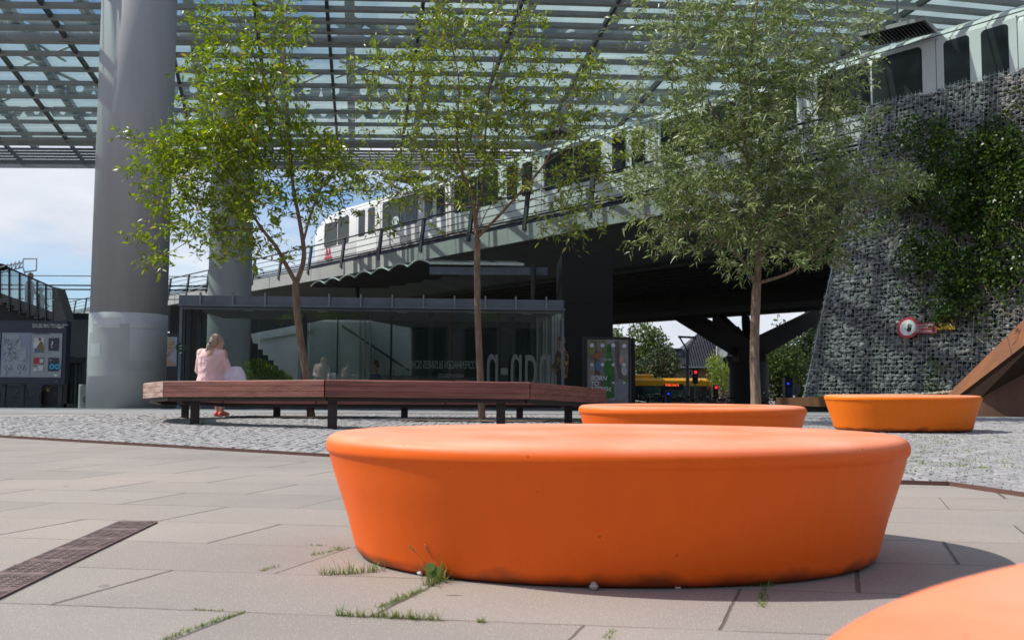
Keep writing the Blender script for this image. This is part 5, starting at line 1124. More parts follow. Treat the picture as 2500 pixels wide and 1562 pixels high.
# man in blue inside the pavilion
def person(label, base, hgt, f, top, bottom, hairm, sit=False, skinm=None):
    s = hgt/1.75; o = thing('person', label, 'person', base); f = Vector(f).normalized(); l_ = Vector((0, 0, 1)).cross(f).normalized(); U = Vector((0, 0, 1))
    hp = base+U*(.92*s if not sit else .52)-(f*.0); sh = hp+U*.50*s; hd = sh+U*.24*s+f*.02
    mb = MB(); mb.cap_(hp, sh-U*.08, .12*s, .13*s); mb.cap_(sh-l_*.14*s, sh+l_*.14*s, .06*s, .06*s); mb.cap_(sh, hd-U*.07, .055*s, .05*s); head(mb, hd, f, s)
    tops = MB(); tops.cap_(hp-U*.04, sh-U*.12*s, .150*s, .165*s); tops.cap_(sh-l_*.15*s-U*.05*s, sh+l_*.15*s-U*.05*s, .085*s, .085*s)
    bots = MB()
    for sd_ in (-1, 1):
        if sit: kn_ = hp+f*.42*s+l_*sd_*.12; fo = Vector((kn_.x, kn_.y, base.z+.06))+f*.03
        else: kn_ = hp+l_*sd_*.10-U*.44*s+f*.03*sd_; fo = Vector((kn_.x, kn_.y, base.z+.07))-f*.02*sd_
        hj = hp+l_*sd_*.09; mb.cap_(hj, kn_, .08*s, .058*s); mb.cap_(kn_, fo, .052*s, .036*s); mb.cap_(fo, fo+f*.14-U*.03, .038, .03)
        bots.cap_(hj, kn_, .10*s, .078*s); bots.cap_(kn_, fo+U*.05, .074*s, .062*s)
        e_ = sh+l_*sd_*.25*s-U*.28*s+f*.03; h_ = e_+f*(.18 if not sit else .2)*s-U*(.14 if not sit else .05)*s-l_*sd_*.06
        mb.cap_(sh+l_*sd_*.18*s, e_, .046*s, .038*s); mb.cap_(e_, h_, .036*s, .026*s); hand(mb, h_+(h_-e_).normalized()*.04, h_-e_, s, -sd_)
        tops.cap_(sh+l_*sd_*.17*s-U*.03, e_, .068*s, .058*s); tops.cap_(e_, e_.lerp(h_, .75), .056*s, .045*s)
    fuse(mb, 'body', skinm or M_skin, o, .014, 3); fuse(tops, 'top', top, o, .016, 4); fuse(bots, 'trousers', bottom, o, .016, 3)
    hm = MB(); hm.ell(hd-f*.02+U*.035*s, (.088*s, .09*s, .092*s), 16); hm.ell(hd-f*.04-U*.02, (.078*s, .06*s, .07*s), 12); fuse(hm, 'hair', hairm, o, .01, 2)
    return o
M_blue = mat('blue_cloth', (.05, .09, .16), .8, scale=5); M_blk = mat('black_cloth', (.015, .015, .018), .85, scale=5)
M_brh = mat('brown_hair', (.16, .09, .045), .6, scale=30)
M_pat = mat('orange_patterned_cloth', (.42, .17, .04), .8, scale=14, col2=(.05, .025, .015), detail=2)
M_pat.node_tree.nodes['Color Ramp'].color_ramp.elements[0].position = .47; M_pat.node_tree.nodes['Color Ramp'].color_ramp.elements[1].position = .53
b_ = W(925, 985, 22.0); b_.z = gz(22)-.12
person('person in a blue sweater sitting inside the pavilion behind the glass', Vector((XD(918, 22.0), 22.0, -.33)), 1.78, (-.85, -.3, 0), M_blue, M_blk, M_brh, sit=True)
st_ = Vector((XD(1372, 21.6), 21.6, gz(21.6))); person('person in an orange patterned top standing behind the right pavilion corner', st_, 1.80, (-.9, .3, 0), M_pat, M_blk, M_brh)
# ================================================================== ADVERT PANEL
M_frame = mat('black_frame', (.02, .02, .022), .4, spec=.5)
ad = thing('advertising_panel', 'black framed street poster panel showing a green bottle and white dots', 'advertising panel', Vector((XD(1483, 24), 24, gz(24))))
def panel(px0, px1, py0, py1, d, th, nm, m, par, dy=0.0):
    a = W(px0, py0, d); b = W(px1, py1, d); return MB().box(((a.x+b.x)/2, d+th/2+dy, (a.z+b.z)/2), (abs(b.x-a.x), th, abs(a.z-b.z))).build(nm, m, par)
panel(1424, 1540, 822, 1000, 24, .22, 'frame', M_frame, ad); panel(1542, 1551, 826, 1000, 24.1, .2, 'side_post', M_black, ad)
def poster_mat():
    m = mat('blurred_street_print', (.30, .29, .30), .35, scale=1.8, col2=(.10, .085, .06), detail=2); return m
panel(1434, 1534, 829, 984, 23.99, .004, 'poster', poster_mat(), ad, -.003)
def pdot(px_, py_, r, m, nm, par, d=23.98, sx=1.0, sy=1.0, n=20):
    c = W(px_, py_, d); R_ = r*d/FPX; return MB().prism([c+Vector((R_*sx*math.cos(2*math.pi*k/n), 0, R_*sy*math.sin(2*math.pi*k/n))) for k in range(n)], (0, .003, 0)).build(nm, m, par)
M_btl = mat('bottle_green', (.045, .19, .045), .3, scale=8, col2=(.02, .10, .02)); M_dot = mat('white_dot', (.68, .70, .74), .5)
pdot(1458, 868, 7, mat('blur_orange', (.55, .10, .05), .5), 'print_spot', ad, 23.984); pdot(1462, 893, 9, mat('blur_blue', (.13, .18, .33), .5), 'print_spot', ad, 23.984, 1, 1.3)
pdot(1517, 880, 5, mat('blur_pink', (.5, .3, .28), .5), 'print_spot', ad, 23.984, 1, 2.2); pdot(1524, 905, 7, mat('blur_pale', (.45, .46, .5), .5), 'print_spot', ad, 23.984, 1, 1.6)
pdot(1445, 848, 10, mat('blur_olive', (.2, .2, .06), .5), 'print_spot', ad, 23.984, 1, 1.8); pdot(1505, 955, 28, mat('blur_grey', (.26, .25, .29), .5), 'print_spot', ad, 23.985, 1, .9)
bt = [(1482, 840), (1492, 840), (1493, 846), (1493, 866), (1495, 876), (1498, 886), (1499, 900), (1498, 912), (1500, 925), (1499, 955), (1501, 966), (1499, 971), (1475, 971), (1473, 966), (1475, 955), (1474, 925), (1476, 912), (1474, 900), (1475, 886), (1478, 876), (1481, 866), (1481, 846)]
for q_, m_ in ((((1448, 832), (1456, 832), (1460, 880), (1466, 915), (1452, 915), (1450, 870)), mat('blur_brown', (.10, .075, .06), .5)), (((1500, 832), (1512, 832), (1514, 880), (1522, 925), (1510, 925), (1502, 880)), mat('blur_dark', (.13, .10, .08), .5)), (((1434.5, 905), (1450, 902), (1452, 912), (1434.5, 915)), mat('blur_tan', (.35, .25, .18), .5)), (((1468, 830), (1480, 830), (1478, 875), (1470, 870)), mat('blur_moss', (.16, .18, .05), .5))): MB().prism([W(x, y, 23.986) for x, y in q_], (0, .002, 0)).build('print_shape', m_, ad)
MB().prism([W(x, y, 23.978) for x, y in bt], (0, .003, 0)).build('bottle_print', M_btl, ad)
for x, y, r in ((1445, 843, 5), (1471, 843, 5), (1497, 843, 5), (1524, 844, 5), (1445, 890, 4.2), (1471, 890, 4.2), (1497, 890, 4.2), (1524, 890, 4.2), (1497, 934, 3), (1524, 934, 3), (1497, 974, 2)): pdot(x, y, r, M_dot, 'dot', ad, 23.970)
text('lettering', 'BORN\nTO\nREFRSH.', .175, W(1441, 928, 23.965), M_swh, ad, shear=.25, bold=.004, squash=.92)
text('lettering', 'Sprite', .11, W(1473, 880, 23.965), M_dot, ad, shear=.3, squash=.8)
# ================================================================== LEFT: INFO BOARD, POSTER, LIFT, STAIR
M_nvy = mat('navy_board', (.012, .018, .04), .35, scale=3)
ib = thing('information_board', 'large navy station information board with a map and small posters at the left edge', 'information board', Vector((XD(60, 23.6), 23.6, gz(23.6))))
panel(-80, 157, 782, 938, 23.6, .25, 'board_box', M_nvy, ib)
panel(-60, 0.5, 812, 922, 23.59, .01, 'map_panel', mat('pale_panel', (.30, .32, .33), .3), ib, -.012)
mp_ = panel(2, 74, 812, 921, 23.59, .01, 'map_panel', mat('map_blue', (.22, .26, .33), .3, scale=3, col2=(.16, .2, .27)), ib, -.012)
pp_ = panel(78, 149, 813, 921, 23.59, .01, 'poster_panel', MATS['pale_panel'], ib, -.012)
M_lgt = mat('map_land', (.30, .34, .38), .4)
MB().prism([W(x, y, 23.57) for x, y in ((12, 818), (45, 818), (52, 830), (50, 845), (64, 850), (64, 875), (50, 882), (72, 885), (72, 918), (4, 918), (4, 880), (14, 875), (10, 850), (16, 835))], (0, .003, 0)).build('land', M_lgt, mp_)
mb = MB()
rdm = random.Random(4)
for k in range(46):
    x, y = rdm.uniform(14, 50), rdm.uniform(825, 878); a = rdm.choice((.4, .9, 2.2, 2.7)); l_ = rdm.uniform(5, 14); mb.beam(W(x, y, 23.565), W(min(x+l_*math.cos(a), 54), y+l_*math.sin(a)*.8, 23.565), .014, .004)
for ox in (8, 40):
    for (x, y, x2, y2) in ((6, 890, 14, 902), (14, 902, 20, 905), (2, 896, 10, 908), (20, 890, 16, 903), (12, 908, 4, 915), (22, 896, 24, 904)): mb.beam(W(ox+x, y, 23.565), W(ox+x2, y2, 23.565), .014, .004)
mb.build('map_lines', mat('map_line', (.12, .14, .17), .5), mp_)
def smallposter(x0, x1, y0, y1, m, nm='small_poster'): return panel(x0, x1, y0, y1, 23.57, .004, nm, m, pp_, -.003)
M_pw = mat('paper_white', (.55, .56, .57), .5); M_pb = mat('paper_blue', (.03, .14, .30), .5); M_pn = mat('paper_navy', (.03, .035, .06), .5); M_pr = mat('paper_red', (.40, .025, .03), .5)
a = smallposter(83, 107, 825, 860, M_pw); panel(84, 106, 850, 860, 23.562, .003, 'blue_band', M_pb, a, -.003)
mb = MB(); mb.prism([W(x, y, 23.555) for x, y in ((92, 858), (90, 845), (96, 838), (99, 832), (105, 838), (106, 846), (104, 858))], (0, .002, 0)); mb.build('printed_figure', mat('khaki_print', (.16, .12, .05), .6), a)
pdot(97, 828, 3, mat('dark_print', (.06, .04, .03), .6), 'printed_head', a, 23.555)
a = smallposter(119, 143, 825, 856, M_pn); text('lettering', '?', .24, W(123, 848, 23.555), M_swh, a); text('lettering', '1', .10, W(134, 846, 23.555), mat('red_text', (.5, .1, .08), .5), a)
a = smallposter(82, 107, 873, 888, M_pr); panel(97, 106, 876, 885, 23.562, .003, 'print_block', M_pw, a, -.003)
smallposter(82, 89, 891, 894, M_pr); smallposter(82, 90, 898, 906, M_pw); smallposter(94, 105, 892, 905, M_pw)
a = smallposter(118, 143, 873, 906, M_pn); text('lettering', 'oo', .26, W(120, 900, 23.555), mat('cyan_print', (.05, .33, .55), .5), a, bold=.012)
text('lettering', 'Rejs', .04, W(121, 880, 23.555), M_swh, a)
text('lettering', 'Husk dine rejser m\u00e5ske efter turen,\ndet koster 750 kr. i kontrolafgift.', .066, W(79, 794, 23.58), M_swh, ib)
text('lettering', 'S-tog Metro Flintholm', .05, W(80, 816, 23.57), M_pn, ib)
mb = MB(); mb.prism([W(x, y, 23.585) for x, y in ((139, 797), (144, 798), (149, 799), (145, 802), (142, 800))], (0, .003, 0)); mb.prism([W(x, y, 23.56) for x, y in ((129, 913), (135, 914), (141, 915), (136, 919), (132, 916))], (0, .003, 0)); mb.build('winged_logo', M_swh, ib)
panel(135, 143, 929, 932, 23.58, .01, 'label_plate', M_seam, ib, -.01)
for x in (7, 53, 146): a = W(x, 960, 23.7); MB().box((a.x, 23.75, gz(23.7)+.3), (.10, .10, .8)).build('support_post', M_steeld, ib)
# dark backdrop building with station entrance behind the board
sb = thing('station_building', 'black shadowed station entrance behind the information board', 'building', Vector((XD(60, 30), 31, gz(30))))
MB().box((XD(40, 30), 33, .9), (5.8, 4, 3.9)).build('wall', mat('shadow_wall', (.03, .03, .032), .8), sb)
MB().box((XD(20, 30), 30.9, gz(30)+.75), (1.5, .1, 2.0)).build('grey_door', M_steeld, sb)
text('lettering', 'BUS', .18, W(114, 955, 30.5), M_yel, sb, rx=math.pi/2, squash=.4)
# lift and glass screens beside board
lf = thing('lift_entrance', 'dark steel framed glass lift entrance between the board and the big pillar', 'lift', Vector((XD(190, 26), 26, gz(26))))
panel(155, 226, 872, 886, 26, .5, 'lintel', M_frame, lf); panel(150, 162, 870, 1000, 26, .4, 'frame_post', M_frame, lf)
for x in (172, 185, 190): panel(x, x+3, 886, 992, 26.1, .1, 'frame_post', M_steeld, lf)
panel(160, 226, 886, 990, 26.3, .01, 'glass', M_gl, lf); panel(155, 226, 985, 998, 26, .3, 'threshold', M_frame, lf)
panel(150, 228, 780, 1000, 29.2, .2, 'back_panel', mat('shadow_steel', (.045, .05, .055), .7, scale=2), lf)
bn = thing('round_column_bin', 'pale grey round bin with black ring in front of the lift glass', 'bin', Vector((XD(206, 25.2), 25.2, gz(25.2))))
z1 = W(206, 938, 25.2).z; MB().tube([bn.location, Vector((bn.location.x, 25.2, z1-.04)), Vector((bn.location.x, 25.2, z1))], [.10, .10, .085], 20).build('bin_body', M_conld, bn)
mb = MB(); c_ = W(208, 975, 25.08); mb.tube([c_+Vector((.045*math.cos(k*.35), 0, .075*math.sin(k*.35))) for k in range(19)], .012, 6); mb.build('black_ring', M_black, bn)
MB().tube([W(215, 938, 25.3), W(215, 912, 25.3)], .035, 10).build('white_stub', M_swh, bn); MB().tube([W(215, 912, 25.3), W(215, 907, 25.3)], .038, 10).build('yellow_cap', M_yel, bn)
# portrait poster left of pavilion
pt = thing('portrait_poster', 'backlit portrait poster of a smiling short haired blonde model behind the big pillar', 'poster', W(405, 1000, 24.6))
panel(330, 434, 812, 1005, 24.6, .2, 'poster_box', M_frame, pt); panel(336, 431, 822, 894, 24.59, .01, 'poster_sheet', mat('pale_blue_paper', (.38, .42, .50), .5), pt, -.01)
def pshape(P_, m, nm, d, par=pt): return MB().prism([W(x, y, d) for x, y in P_], (0, .002, 0)).build(nm, m, par)
M_face = mat('printed_skin', (.50, .30, .23), .5); M_bl = mat('printed_blonde', (.55, .42, .26), .5, scale=8, col2=(.28, .18, .09))
pshape([(372, 893), (378, 882), (398, 876), (400, 862), (412, 862), (414, 876), (426, 884), (430, 893)], M_face, 'printed_shoulders', 24.575)
pshape([(396, 840), (400, 832), (412, 832), (420, 842), (421, 855), (416, 868), (408, 874), (400, 870), (395, 858)], M_face, 'printed_face', 24.57)
pshape([(388, 850), (386, 836), (392, 826), (404, 823), (416, 825), (424, 834), (425, 850), (421, 858), (419, 846), (413, 840), (405, 843), (396, 841), (392, 852)], M_bl, 'printed_hair', 24.565)
for x in (403, 414): pshape([(x-2, 849), (x, 847.5), (x+3, 849), (x, 850.5)], M_black, 'printed_eye', 24.56)
pshape([(402, 861), (408, 860), (414, 860), (411, 867), (405, 867)], mat('printed_lips', (.35, .03, .04), .4), 'printed_mouth', 24.56); pshape([(404, 862), (412, 861.5), (410, 864), (406, 864)], M_swh, 'printed_teeth', 24.558)
panel(420, 432, 930, 945, 24.58, .01, 'small_screen', M_steeld, pt, -.01)
rsd = thing('round_display', 'round dark green lit disc hanging on the left pavilion corner', 'sign', W(440, 848, 19.3))
MB().tube([W(441, 848, 19.3), W(441, 848, 19.36)], .105, 24).build('disc', mat('dark_green_disc', (.01, .05, .03), .3), rsd)
mb = MB()
for y, w_ in ((845, 6), (852, 4), (862, 5)): mb.beam(W(441-w_/2, y, 19.28), W(441+w_/2, y-2, 19.28), .012, .012)
mb.build('glint_strip', mat('pale_green_light', (.5, .8, .65), .3), rsd)
# stair with glass balustrade at upper left
sr = thing('station_stair', 'dark station stair with glass balustrade descending at the left edge', 'stair', W(60, 960, 32))
D3 = 30.0
top = [(-80, 600), (0, 638), (20, 650), (130, 702)]; low = [(-80, 690), (0, 718), (130, 762)]
mb = MB()
mb.beam(W(-120, 592, D3), W(132, 703, D3), .05, .05, up=(0, -1, 0)); hr = mb.build('handrail', M_steeld, sr)
mb = MB(); mb.prism([W(-120, 672, D3), W(130, 762, D3), W(130, 782, D3), W(-120, 700, D3)], (0, .08, 0)); mb.build('stringer', M_conc2, sr)
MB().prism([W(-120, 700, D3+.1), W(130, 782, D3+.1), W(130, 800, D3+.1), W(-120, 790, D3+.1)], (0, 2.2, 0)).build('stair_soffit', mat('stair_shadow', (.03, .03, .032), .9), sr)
for k, x in enumerate((-70, -46, -22, 0, 23, 48, 70, 91, 112, 130)):
    yt = 702-(130-x)*.44; yb = 790 if x > 0 else 760; MB().beam(W(x, yt, D3-.03), W(x, yb-(130-x)*.25, D3-.03), .05, .05, up=(0, -1, 0)).build('baluster', M_steeld, sr)
M_frost = glass('balustrade_glass', (.78, .84, .85), .05, .22, (.7, .75, .78))
MB().prism([W(-120, 594, D3+.02), W(128, 703, D3+.02), W(128, 760, D3+.02), W(-120, 672, D3+.02)], (0, .012, 0)).build('glass_panel', M_frost, sr)
for k in range(7):
    x = 10+k*17; y = 738+k*6.5; a = W(x, y, D3+.5); MB().box(a, (.28, 1.0, .07)).build('step', M_conc2, sr)
MB().prism([W(130, 700, D3-.05), W(138, 704, D3-.05), W(186, 855, D3-.05), W(186, 900, D3-.05), W(160, 900, D3-.05), W(132, 790, D3-.05)], (0, .6, 0)).build('sloping_wall', mat('warm_grey_concrete', (.12, .115, .11), .85), sr)
MB().tube([W(122, 712, D3-.1), W(124, 730, D3-.1), W(131, 732, D3-.1)], .02, 6).build('rail_bracket', M_swh, sr)
lampx = thing('hanging_lamp', 'black lamp head with white tube at the left edge above the balustrade', 'lamp', W(4, 650, 29.5)); mb = MB(); mb.ell(W(-4, 652, 29.5), (.30, .3, .13)); mb.build('housing', M_black, lampx, smooth=True); MB().tube([W(-4, 653, 29.15), W(12, 649, 29.15)], .02, 8).build('tube_light', M_swh, lampx)
for (x, y, s_, lb) in ((72, 712, 1.0, 'person in a pale grey coat on the stair behind the glass balustrade'), (99, 738, .8, 'second smaller person lower on the stair behind the balustrade glass')):
    bx = W(x, y, D3+.9); base = bx-Vector((0, 0, 1.05*s_)); person(lb, base, 1.7*s_, (1, .1, 0), mat('grey_coat', (.30, .32, .36), .8), M_blk, mat('grey_hair', (.25, .22, .2), .7))
cr = thing('tower_crane', 'faint tower crane jib on the horizon behind the left balustrade', 'crane', W(20, 670, 260)); mb = MB()
pA, pB = W(-60, 682, 260), W(56, 652, 260)
for dz in (0, 2.4): mb.tube([pA+Vector((0, 0, dz)), pB+Vector((0, 0, dz*.6))], .22, 4)
for k in range(12): a = pA.lerp(pB, k/12); b = pA.lerp(pB, (k+1)/12)+Vector((0, 0, 2.2)); mb.tube([a, b], .14, 4); mb.tube([b, pA.lerp(pB, (k+1)/12)], .14, 4)
mb.tube([pB, pB+Vector((1, 0, -3))], .2, 4); mb.tube([pB+Vector((.5, 0, -1.5)), pB+Vector((4, 0, -1)), pB+Vector((4, 0, 2.5)), pB+Vector((0, 0, 2.5))], .25, 4); mb.tube([W(-30, 660, 260), W(-30, 900, 260)], .5, 4)
mb.build('crane_jib', mat('crane_grey', (.3, .32, .36), .7), cr)
for k, (y0_, y1_) in enumerate(((672, 677), (695, 698), (705, 708), (728, 731))):
    o = MB().tube([W(-300, y0_-1, 60), W(230, y0_+2, 60), W(500, y0_+3.5, 60), W(1100, y1_+9, 60)], .03 if k in (0, 3) else .05, 5).build('overhead_wire', M_black)
    tag(o, ('topmost thin overhead wire behind the big pillar', 'upper of the two thick overhead wires behind the big pillar', 'lower of the two thick overhead wires behind the big pillar', 'lowest thin overhead wire behind the big pillar')[k], 'overhead wire', 'overhead wires')
# ================================================================== BIKES
def bike(col, base, rz, label=None):
    o = thing('bicycle', label, 'bicycle', base, 'bicycles parked beyond the plaza'); R = Matrix.Rotation(rz, 3, 'Z')
    def P(x, z, y=0): return Vector(base)+R@Vector((x, y, z))
    for x in (-.52, .52):
        mb = MB(); mb.tube([P(x+.33*math.cos(2*math.pi*k/18), .34+.33*math.sin(2*math.pi*k/18)) for k in range(19)], .018, 5, cap=False)
        for k in range(8): mb.tube([P(x, .34), P(x+.32*math.cos(k*.785), .34+.32*math.sin(k*.785))], .004, 3, cap=False)
        mb.build('wheel', M_black, o)
    mb = MB()
    for a, b in (((-.52, .34), (-.08, .30)), ((-.08, .30), (.36, .78)), ((-.08, .30), (-.22, .85)), ((-.52, .34), (-.20, .75)), ((-.20, .75), (.36, .80)), ((.52, .34), (.34, .98))): mb.tube([P(*a), P(*b)], .017, 6)
    mb.build('bike_frame', col, o)
    mb = MB(); mb.tube([P(.20, 1.04, .28), P(.34, 1.06, .1), P(.35, 1.04, 0), P(.34, 1.06, -.1), P(.20, 1.04, -.28)], .014, 6); mb.build('handlebar', mat('chrome', (.6, .6, .6), .2, 1.0), o)
    mb = MB(); mb.ell(P(-.25, .92), (.13, .08, .035), 10, R); mb.build('saddle', M_black, o, smooth=True)
    return o
cols = [mat('bike_'+n_, c, .35) for n_, c in (('black', (.02, .02, .02)), ('grey', (.25, .26, .27)), ('dark_red', (.2, .02, .02)), ('blue', (.03, .06, .16)))]
protos = [bike(c, (XD(1580+60*i, 39), 39+i*.4, gz(39)), math.pi/2+.3*i) for i, c in enumerate(cols)]
kk = 0
LBL = 'one of the bicycles packed in the long parking rows in front of the yellow bus'
for p in protos: p['label'] = LBL
xx = 1556
while xx < 1780:
    p = copy_tree(protos[kk % 4]); d = random.uniform(37, 41); p.location = (XD(xx, d), d, gz(d)); p.rotation_euler.z = random.uniform(-.4, .5); xx += random.uniform(7, 11); kk += 1
for xx in (1884, 1895, 1906):
    p = copy_tree(protos[kk % 4]); p.location = (XD(xx, 36), 36, gz(36)); p.rotation_euler.z = random.uniform(-.3, .3); p['label'] = 'one of the bicycles parked between the pier base and the blue ticket column'; kk += 1
p = bike(cols[0], (XD(84, 26.5), 26.5, gz(26.5)), .4, 'black bicycle with chrome handlebar under the information board')
# ================================================================== BUS
M_by = mat('bus_yellow', (.72, .34, .01), .35, coat=.3, scale=.8, var=.03); M_bw = mat('bus_glass', (.02, .03, .032), .1, spec=.9)
D4 = 76.0; bus = thing('city_bus', 'yellow city bus with dark windows waiting in the street behind the bicycles', 'bus', Vector((XD(1640, D4), D4+1.2, -2.3)))
xr = XD(1737, D4); xl = xr-12.0; zt_ = W(1650, 923, D4).z
def bprof(x, sh=0, top=zt_): return [Vector((x, D4, -1.95)), Vector((x, D4, top-.22)), Vector((x, D4+.12, top-.05)), Vector((x, D4+.35, top)), Vector((x, D4+2.2, top)), Vector((x, D4+2.43, top-.05)), Vector((x, D4+2.55, top-.22)), Vector((x, D4+2.55, -1.95))]
MB().loft([bprof(xl), bprof(xr-.25), bprof(xr, 0, zt_-.18)]).build('body', M_by, bus)
panelx = lambda x0, x1, z0, z1, m, nm, par=bus, y=D4-.02, t_=.03: MB().box(((x0+x1)/2, y, (z0+z1)/2), (x1-x0, t_, z1-z0)).build(nm, m, par)
panelx(xl+.1, xr-.06, -1.25, zt_-.66, M_bw, 'window_band')
MB().loft([[Vector((x, D4+.5+y, z)) for y, z in ((0, zt_-.02), (0, zt_+.24), (.15, zt_+.32), (1.4, zt_+.32), (1.55, zt_+.24), (1.55, zt_-.02))] for x in (xl+3, XD(1598, D4))]).build('roof_unit', M_by, bus)
for x in (XD(1565, D4), XD(1617, D4), XD(1680, D4), XD(1727, D4)): panelx(x-.05, x+.05, -1.3, zt_-.7, M_seal, 'window_pillar', y=D4-.045)
for x0, x1 in ((1567, 1613), (1627, 1672)): panelx(XD(x0, D4)+.1, XD(x1, D4), -.9, .05, mat('bus_reflection_glass', (.07, .12, .11), .15, spec=.9, scale=1.5, var=.4), 'window_pane', y=D4-.04)
M_led = mat('orange_led', (.9, .1, .02), .5, emit=(1, .12, .03), estr=1.2)
dsp = panelx(XD(1620, D4), XD(1668, D4), -.18, .28, M_black, 'destination_display', y=D4-.05); text('lettering', '34 Bella Center St.', .30, W(1624, 942, D4-.09), M_led, dsp, squash=.52, bold=.006)
for x in (xr-2.4, xl+2.8):
    w_ = MB().tube([Vector((x, D4-.03, -1.85)), Vector((x, D4+.25, -1.85))], .46, 24).build('wheel', M_black, bus); MB().tube([Vector((x, D4-.05, -1.85)), Vector((x, D4-.02, -1.85))], .25, 16).build('rim', M_seam, w_)
panelx(xr-.5, xr+.05, .6, .64, M_black, 'wing_mirror_arm', y=D4-.2); panelx(XD(1739, D4), XD(1745, D4), -.15, .45, M_by, 'wing_mirror', y=D4-.3, t_=.15)
MB().prism([Vector((xr-.02, D4+.2, -1.1)), Vector((xr+.02, D4+.2, .2)), Vector((xr+.02, D4+2.3, .2)), Vector((xr-.02, D4+2.3, -1.1))], (.03, 0, 0)).build('windscreen', M_bw, bus)
# ================================================================== STREET THINGS
M_pole = mat('galvanised_pole', (.16, .18, .2), .5, .3)
def tlight(px_, py_, d, label, lens_y=0):
    b = Vector((XD(px_, d), d, gz(d))); zt_ = W(px_, py_, d).z; o = thing('traffic_light', label, 'traffic light', b, 'traffic lights by the road')
    MB().tube([b, Vector((b.x, d, zt_-.3))], .06, 8).build('pole', M_pole, o); MB().box((b.x, d, zt_-.25), (.32, .22, .85)).build('signal_head', M_black, o, bevel=.03)
    c = Vector((b.x, d-.12, zt_+.02)); MB().tube([c, c+Vector((0, -.03, 0))], .10, 16).build('red_lamp', mat('red_signal', (.9, .02, .03), .4, emit=(1, .02, .05), estr=1.1), o)
    for k in (1, 2): MB().tube([c-Vector((0, 0, .27*k)), c-Vector((0, .02, .27*k))], .09, 16).build('dark_lamp', M_seam, o)
tlight(1697, 909, 54, 'red traffic light above the bus roof right of the lamp post'); tlight(1747, 946, 56, 'red traffic light at the bus front near the no turn sign')
o = thing('street_lamp', 'small curved white street lamp beside the traffic light above the bus', 'street lamp', Vector((XD(1682, 53), 53, -2.3)))
MB().tube([W(1682, 1010, 53), W(1682, 910, 53), W(1684, 905, 53), W(1688, 903, 53), W(1690, 908, 53), W(1690, 915, 53)], .04, 8).build('pole', M_swh, o); MB().beam(W(1668, 903, 53), W(1676, 908, 53), .15, .12).build('lamp_arm', M_conld, o)
lp = thing('lamp_post', 'tall grey post with a slanted triangular arm in front of the bus and house', 'lamp post', Vector((XD(1678, 44), 44, gz(44))))
MB().tube([lp.location, W(1678, 852, 44)], [.10, .08], 12).build('post', M_steelb, lp)
MB().beam(W(1679, 856, 44), W(1657, 820, 44), .07, .07).build('slanted_arm', M_pole, lp); MB().beam(W(1656, 822, 44), W(1700, 824, 44), .12, .10).build('top_bar', M_pole, lp); MB().beam(W(1700, 824, 44), W(1681, 856, 44), .03, .03).build('stay', M_pole, lp)
c = W(1772, 949, 72); o = thing('no_left_turn_sign', 'round white sign with red rim and crossed black left turn arrow', 'traffic sign', Vector((c.x, 72, gz(72))))
MB().tube([o.location, c+Vector((0, .06, 0))], .035, 8).build('pole', M_pole, o); MB().tube([c, c+Vector((0, .02, 0))], .31, 28).build('red_rim', M_sred, o); MB().tube([c-Vector((0, .012, 0)), c-Vector((0, .004, 0))], .235, 28).build('white_field', M_swh, o)
mb = MB(); y_ = c.y-.016
mb.beam((c.x+.06, y_, c.z-.10), (c.x+.06, y_, c.z+.03), .035, .004, up=(0, 1, 0)); mb.beam((c.x+.06, y_, c.z+.03), (c.x-.05, y_, c.z+.05), .035, .004, up=(0, 1, 0)); mb.prism([Vector((c.x-.11, y_, c.z+.03)), Vector((c.x-.03, y_, c.z+.10)), Vector((c.x-.03, y_, c.z-.02))], (0, .003, 0)); mb.build('black_arrow', M_black, o)
MB().beam((c.x-.13, y_-.006, c.z+.12), (c.x+.13, y_-.006, c.z-.12), .03, .004, up=(0, 1, 0)).build('red_bar', M_sred, o)
def pylon(px_, w_, y0_, y1_, d, label, ly):
    a = W(px_-w_/2, y0_, d); b = W(px_+w_/2, y1_, d); zb = gz(d); o = thing('ticket_column', label, 'ticket machine', Vector(((a.x+b.x)/2, d, zb)), 'dark columns with a blue light')
    MB().box(((a.x+b.x)/2, d, (a.z+zb)/2), (b.x-a.x, .35, a.z-zb)).build('column', M_nvy, o, bevel=.02)
    c = W(px_+1, ly, d-.19); MB().tube([c, c+Vector((0, -.02, 0))], .045*d/36, 14).build('blue_light', mat('blue_glow', (.02, .05, .9), .4, emit=(.02, .05, 1), estr=1.0), o)
    MB().box(((a.x+b.x)/2+.02, d-.18, (a.z+b.z)/2-.15), ((b.x-a.x)*.7, .02, (a.z-b.z)*.45)).build('blue_panel', mat('panel_blue', (.01, .06, .18), .4), o)
pylon(1631, 13, 952, 985, 36, 'slim dark column with a small blue light among the bicycles before the bus', 961); pylon(1923, 20, 921, 970, 34, 'wide dark ticket column with a blue light and blue panel right of the pier', 936)
c = W(1942, 951, 40); o = thing('round_sign_back', 'plain grey back of a round sign beside the blue ticket column', 'sign', Vector((c.x, 40, gz(40)))); MB().tube([o.location, c+Vector((0, -.03, 0))], .03, 8).build('pole', M_pole, o); MB().tube([c, c+Vector((0, .02, 0))], .26, 28).build('disc', mat('sign_back_grey', (.45, .5, .52), .4), o); MB().box(c-Vector((0, .03, .02)), (.03, .02, .4)).build('rib', M_pole, o)
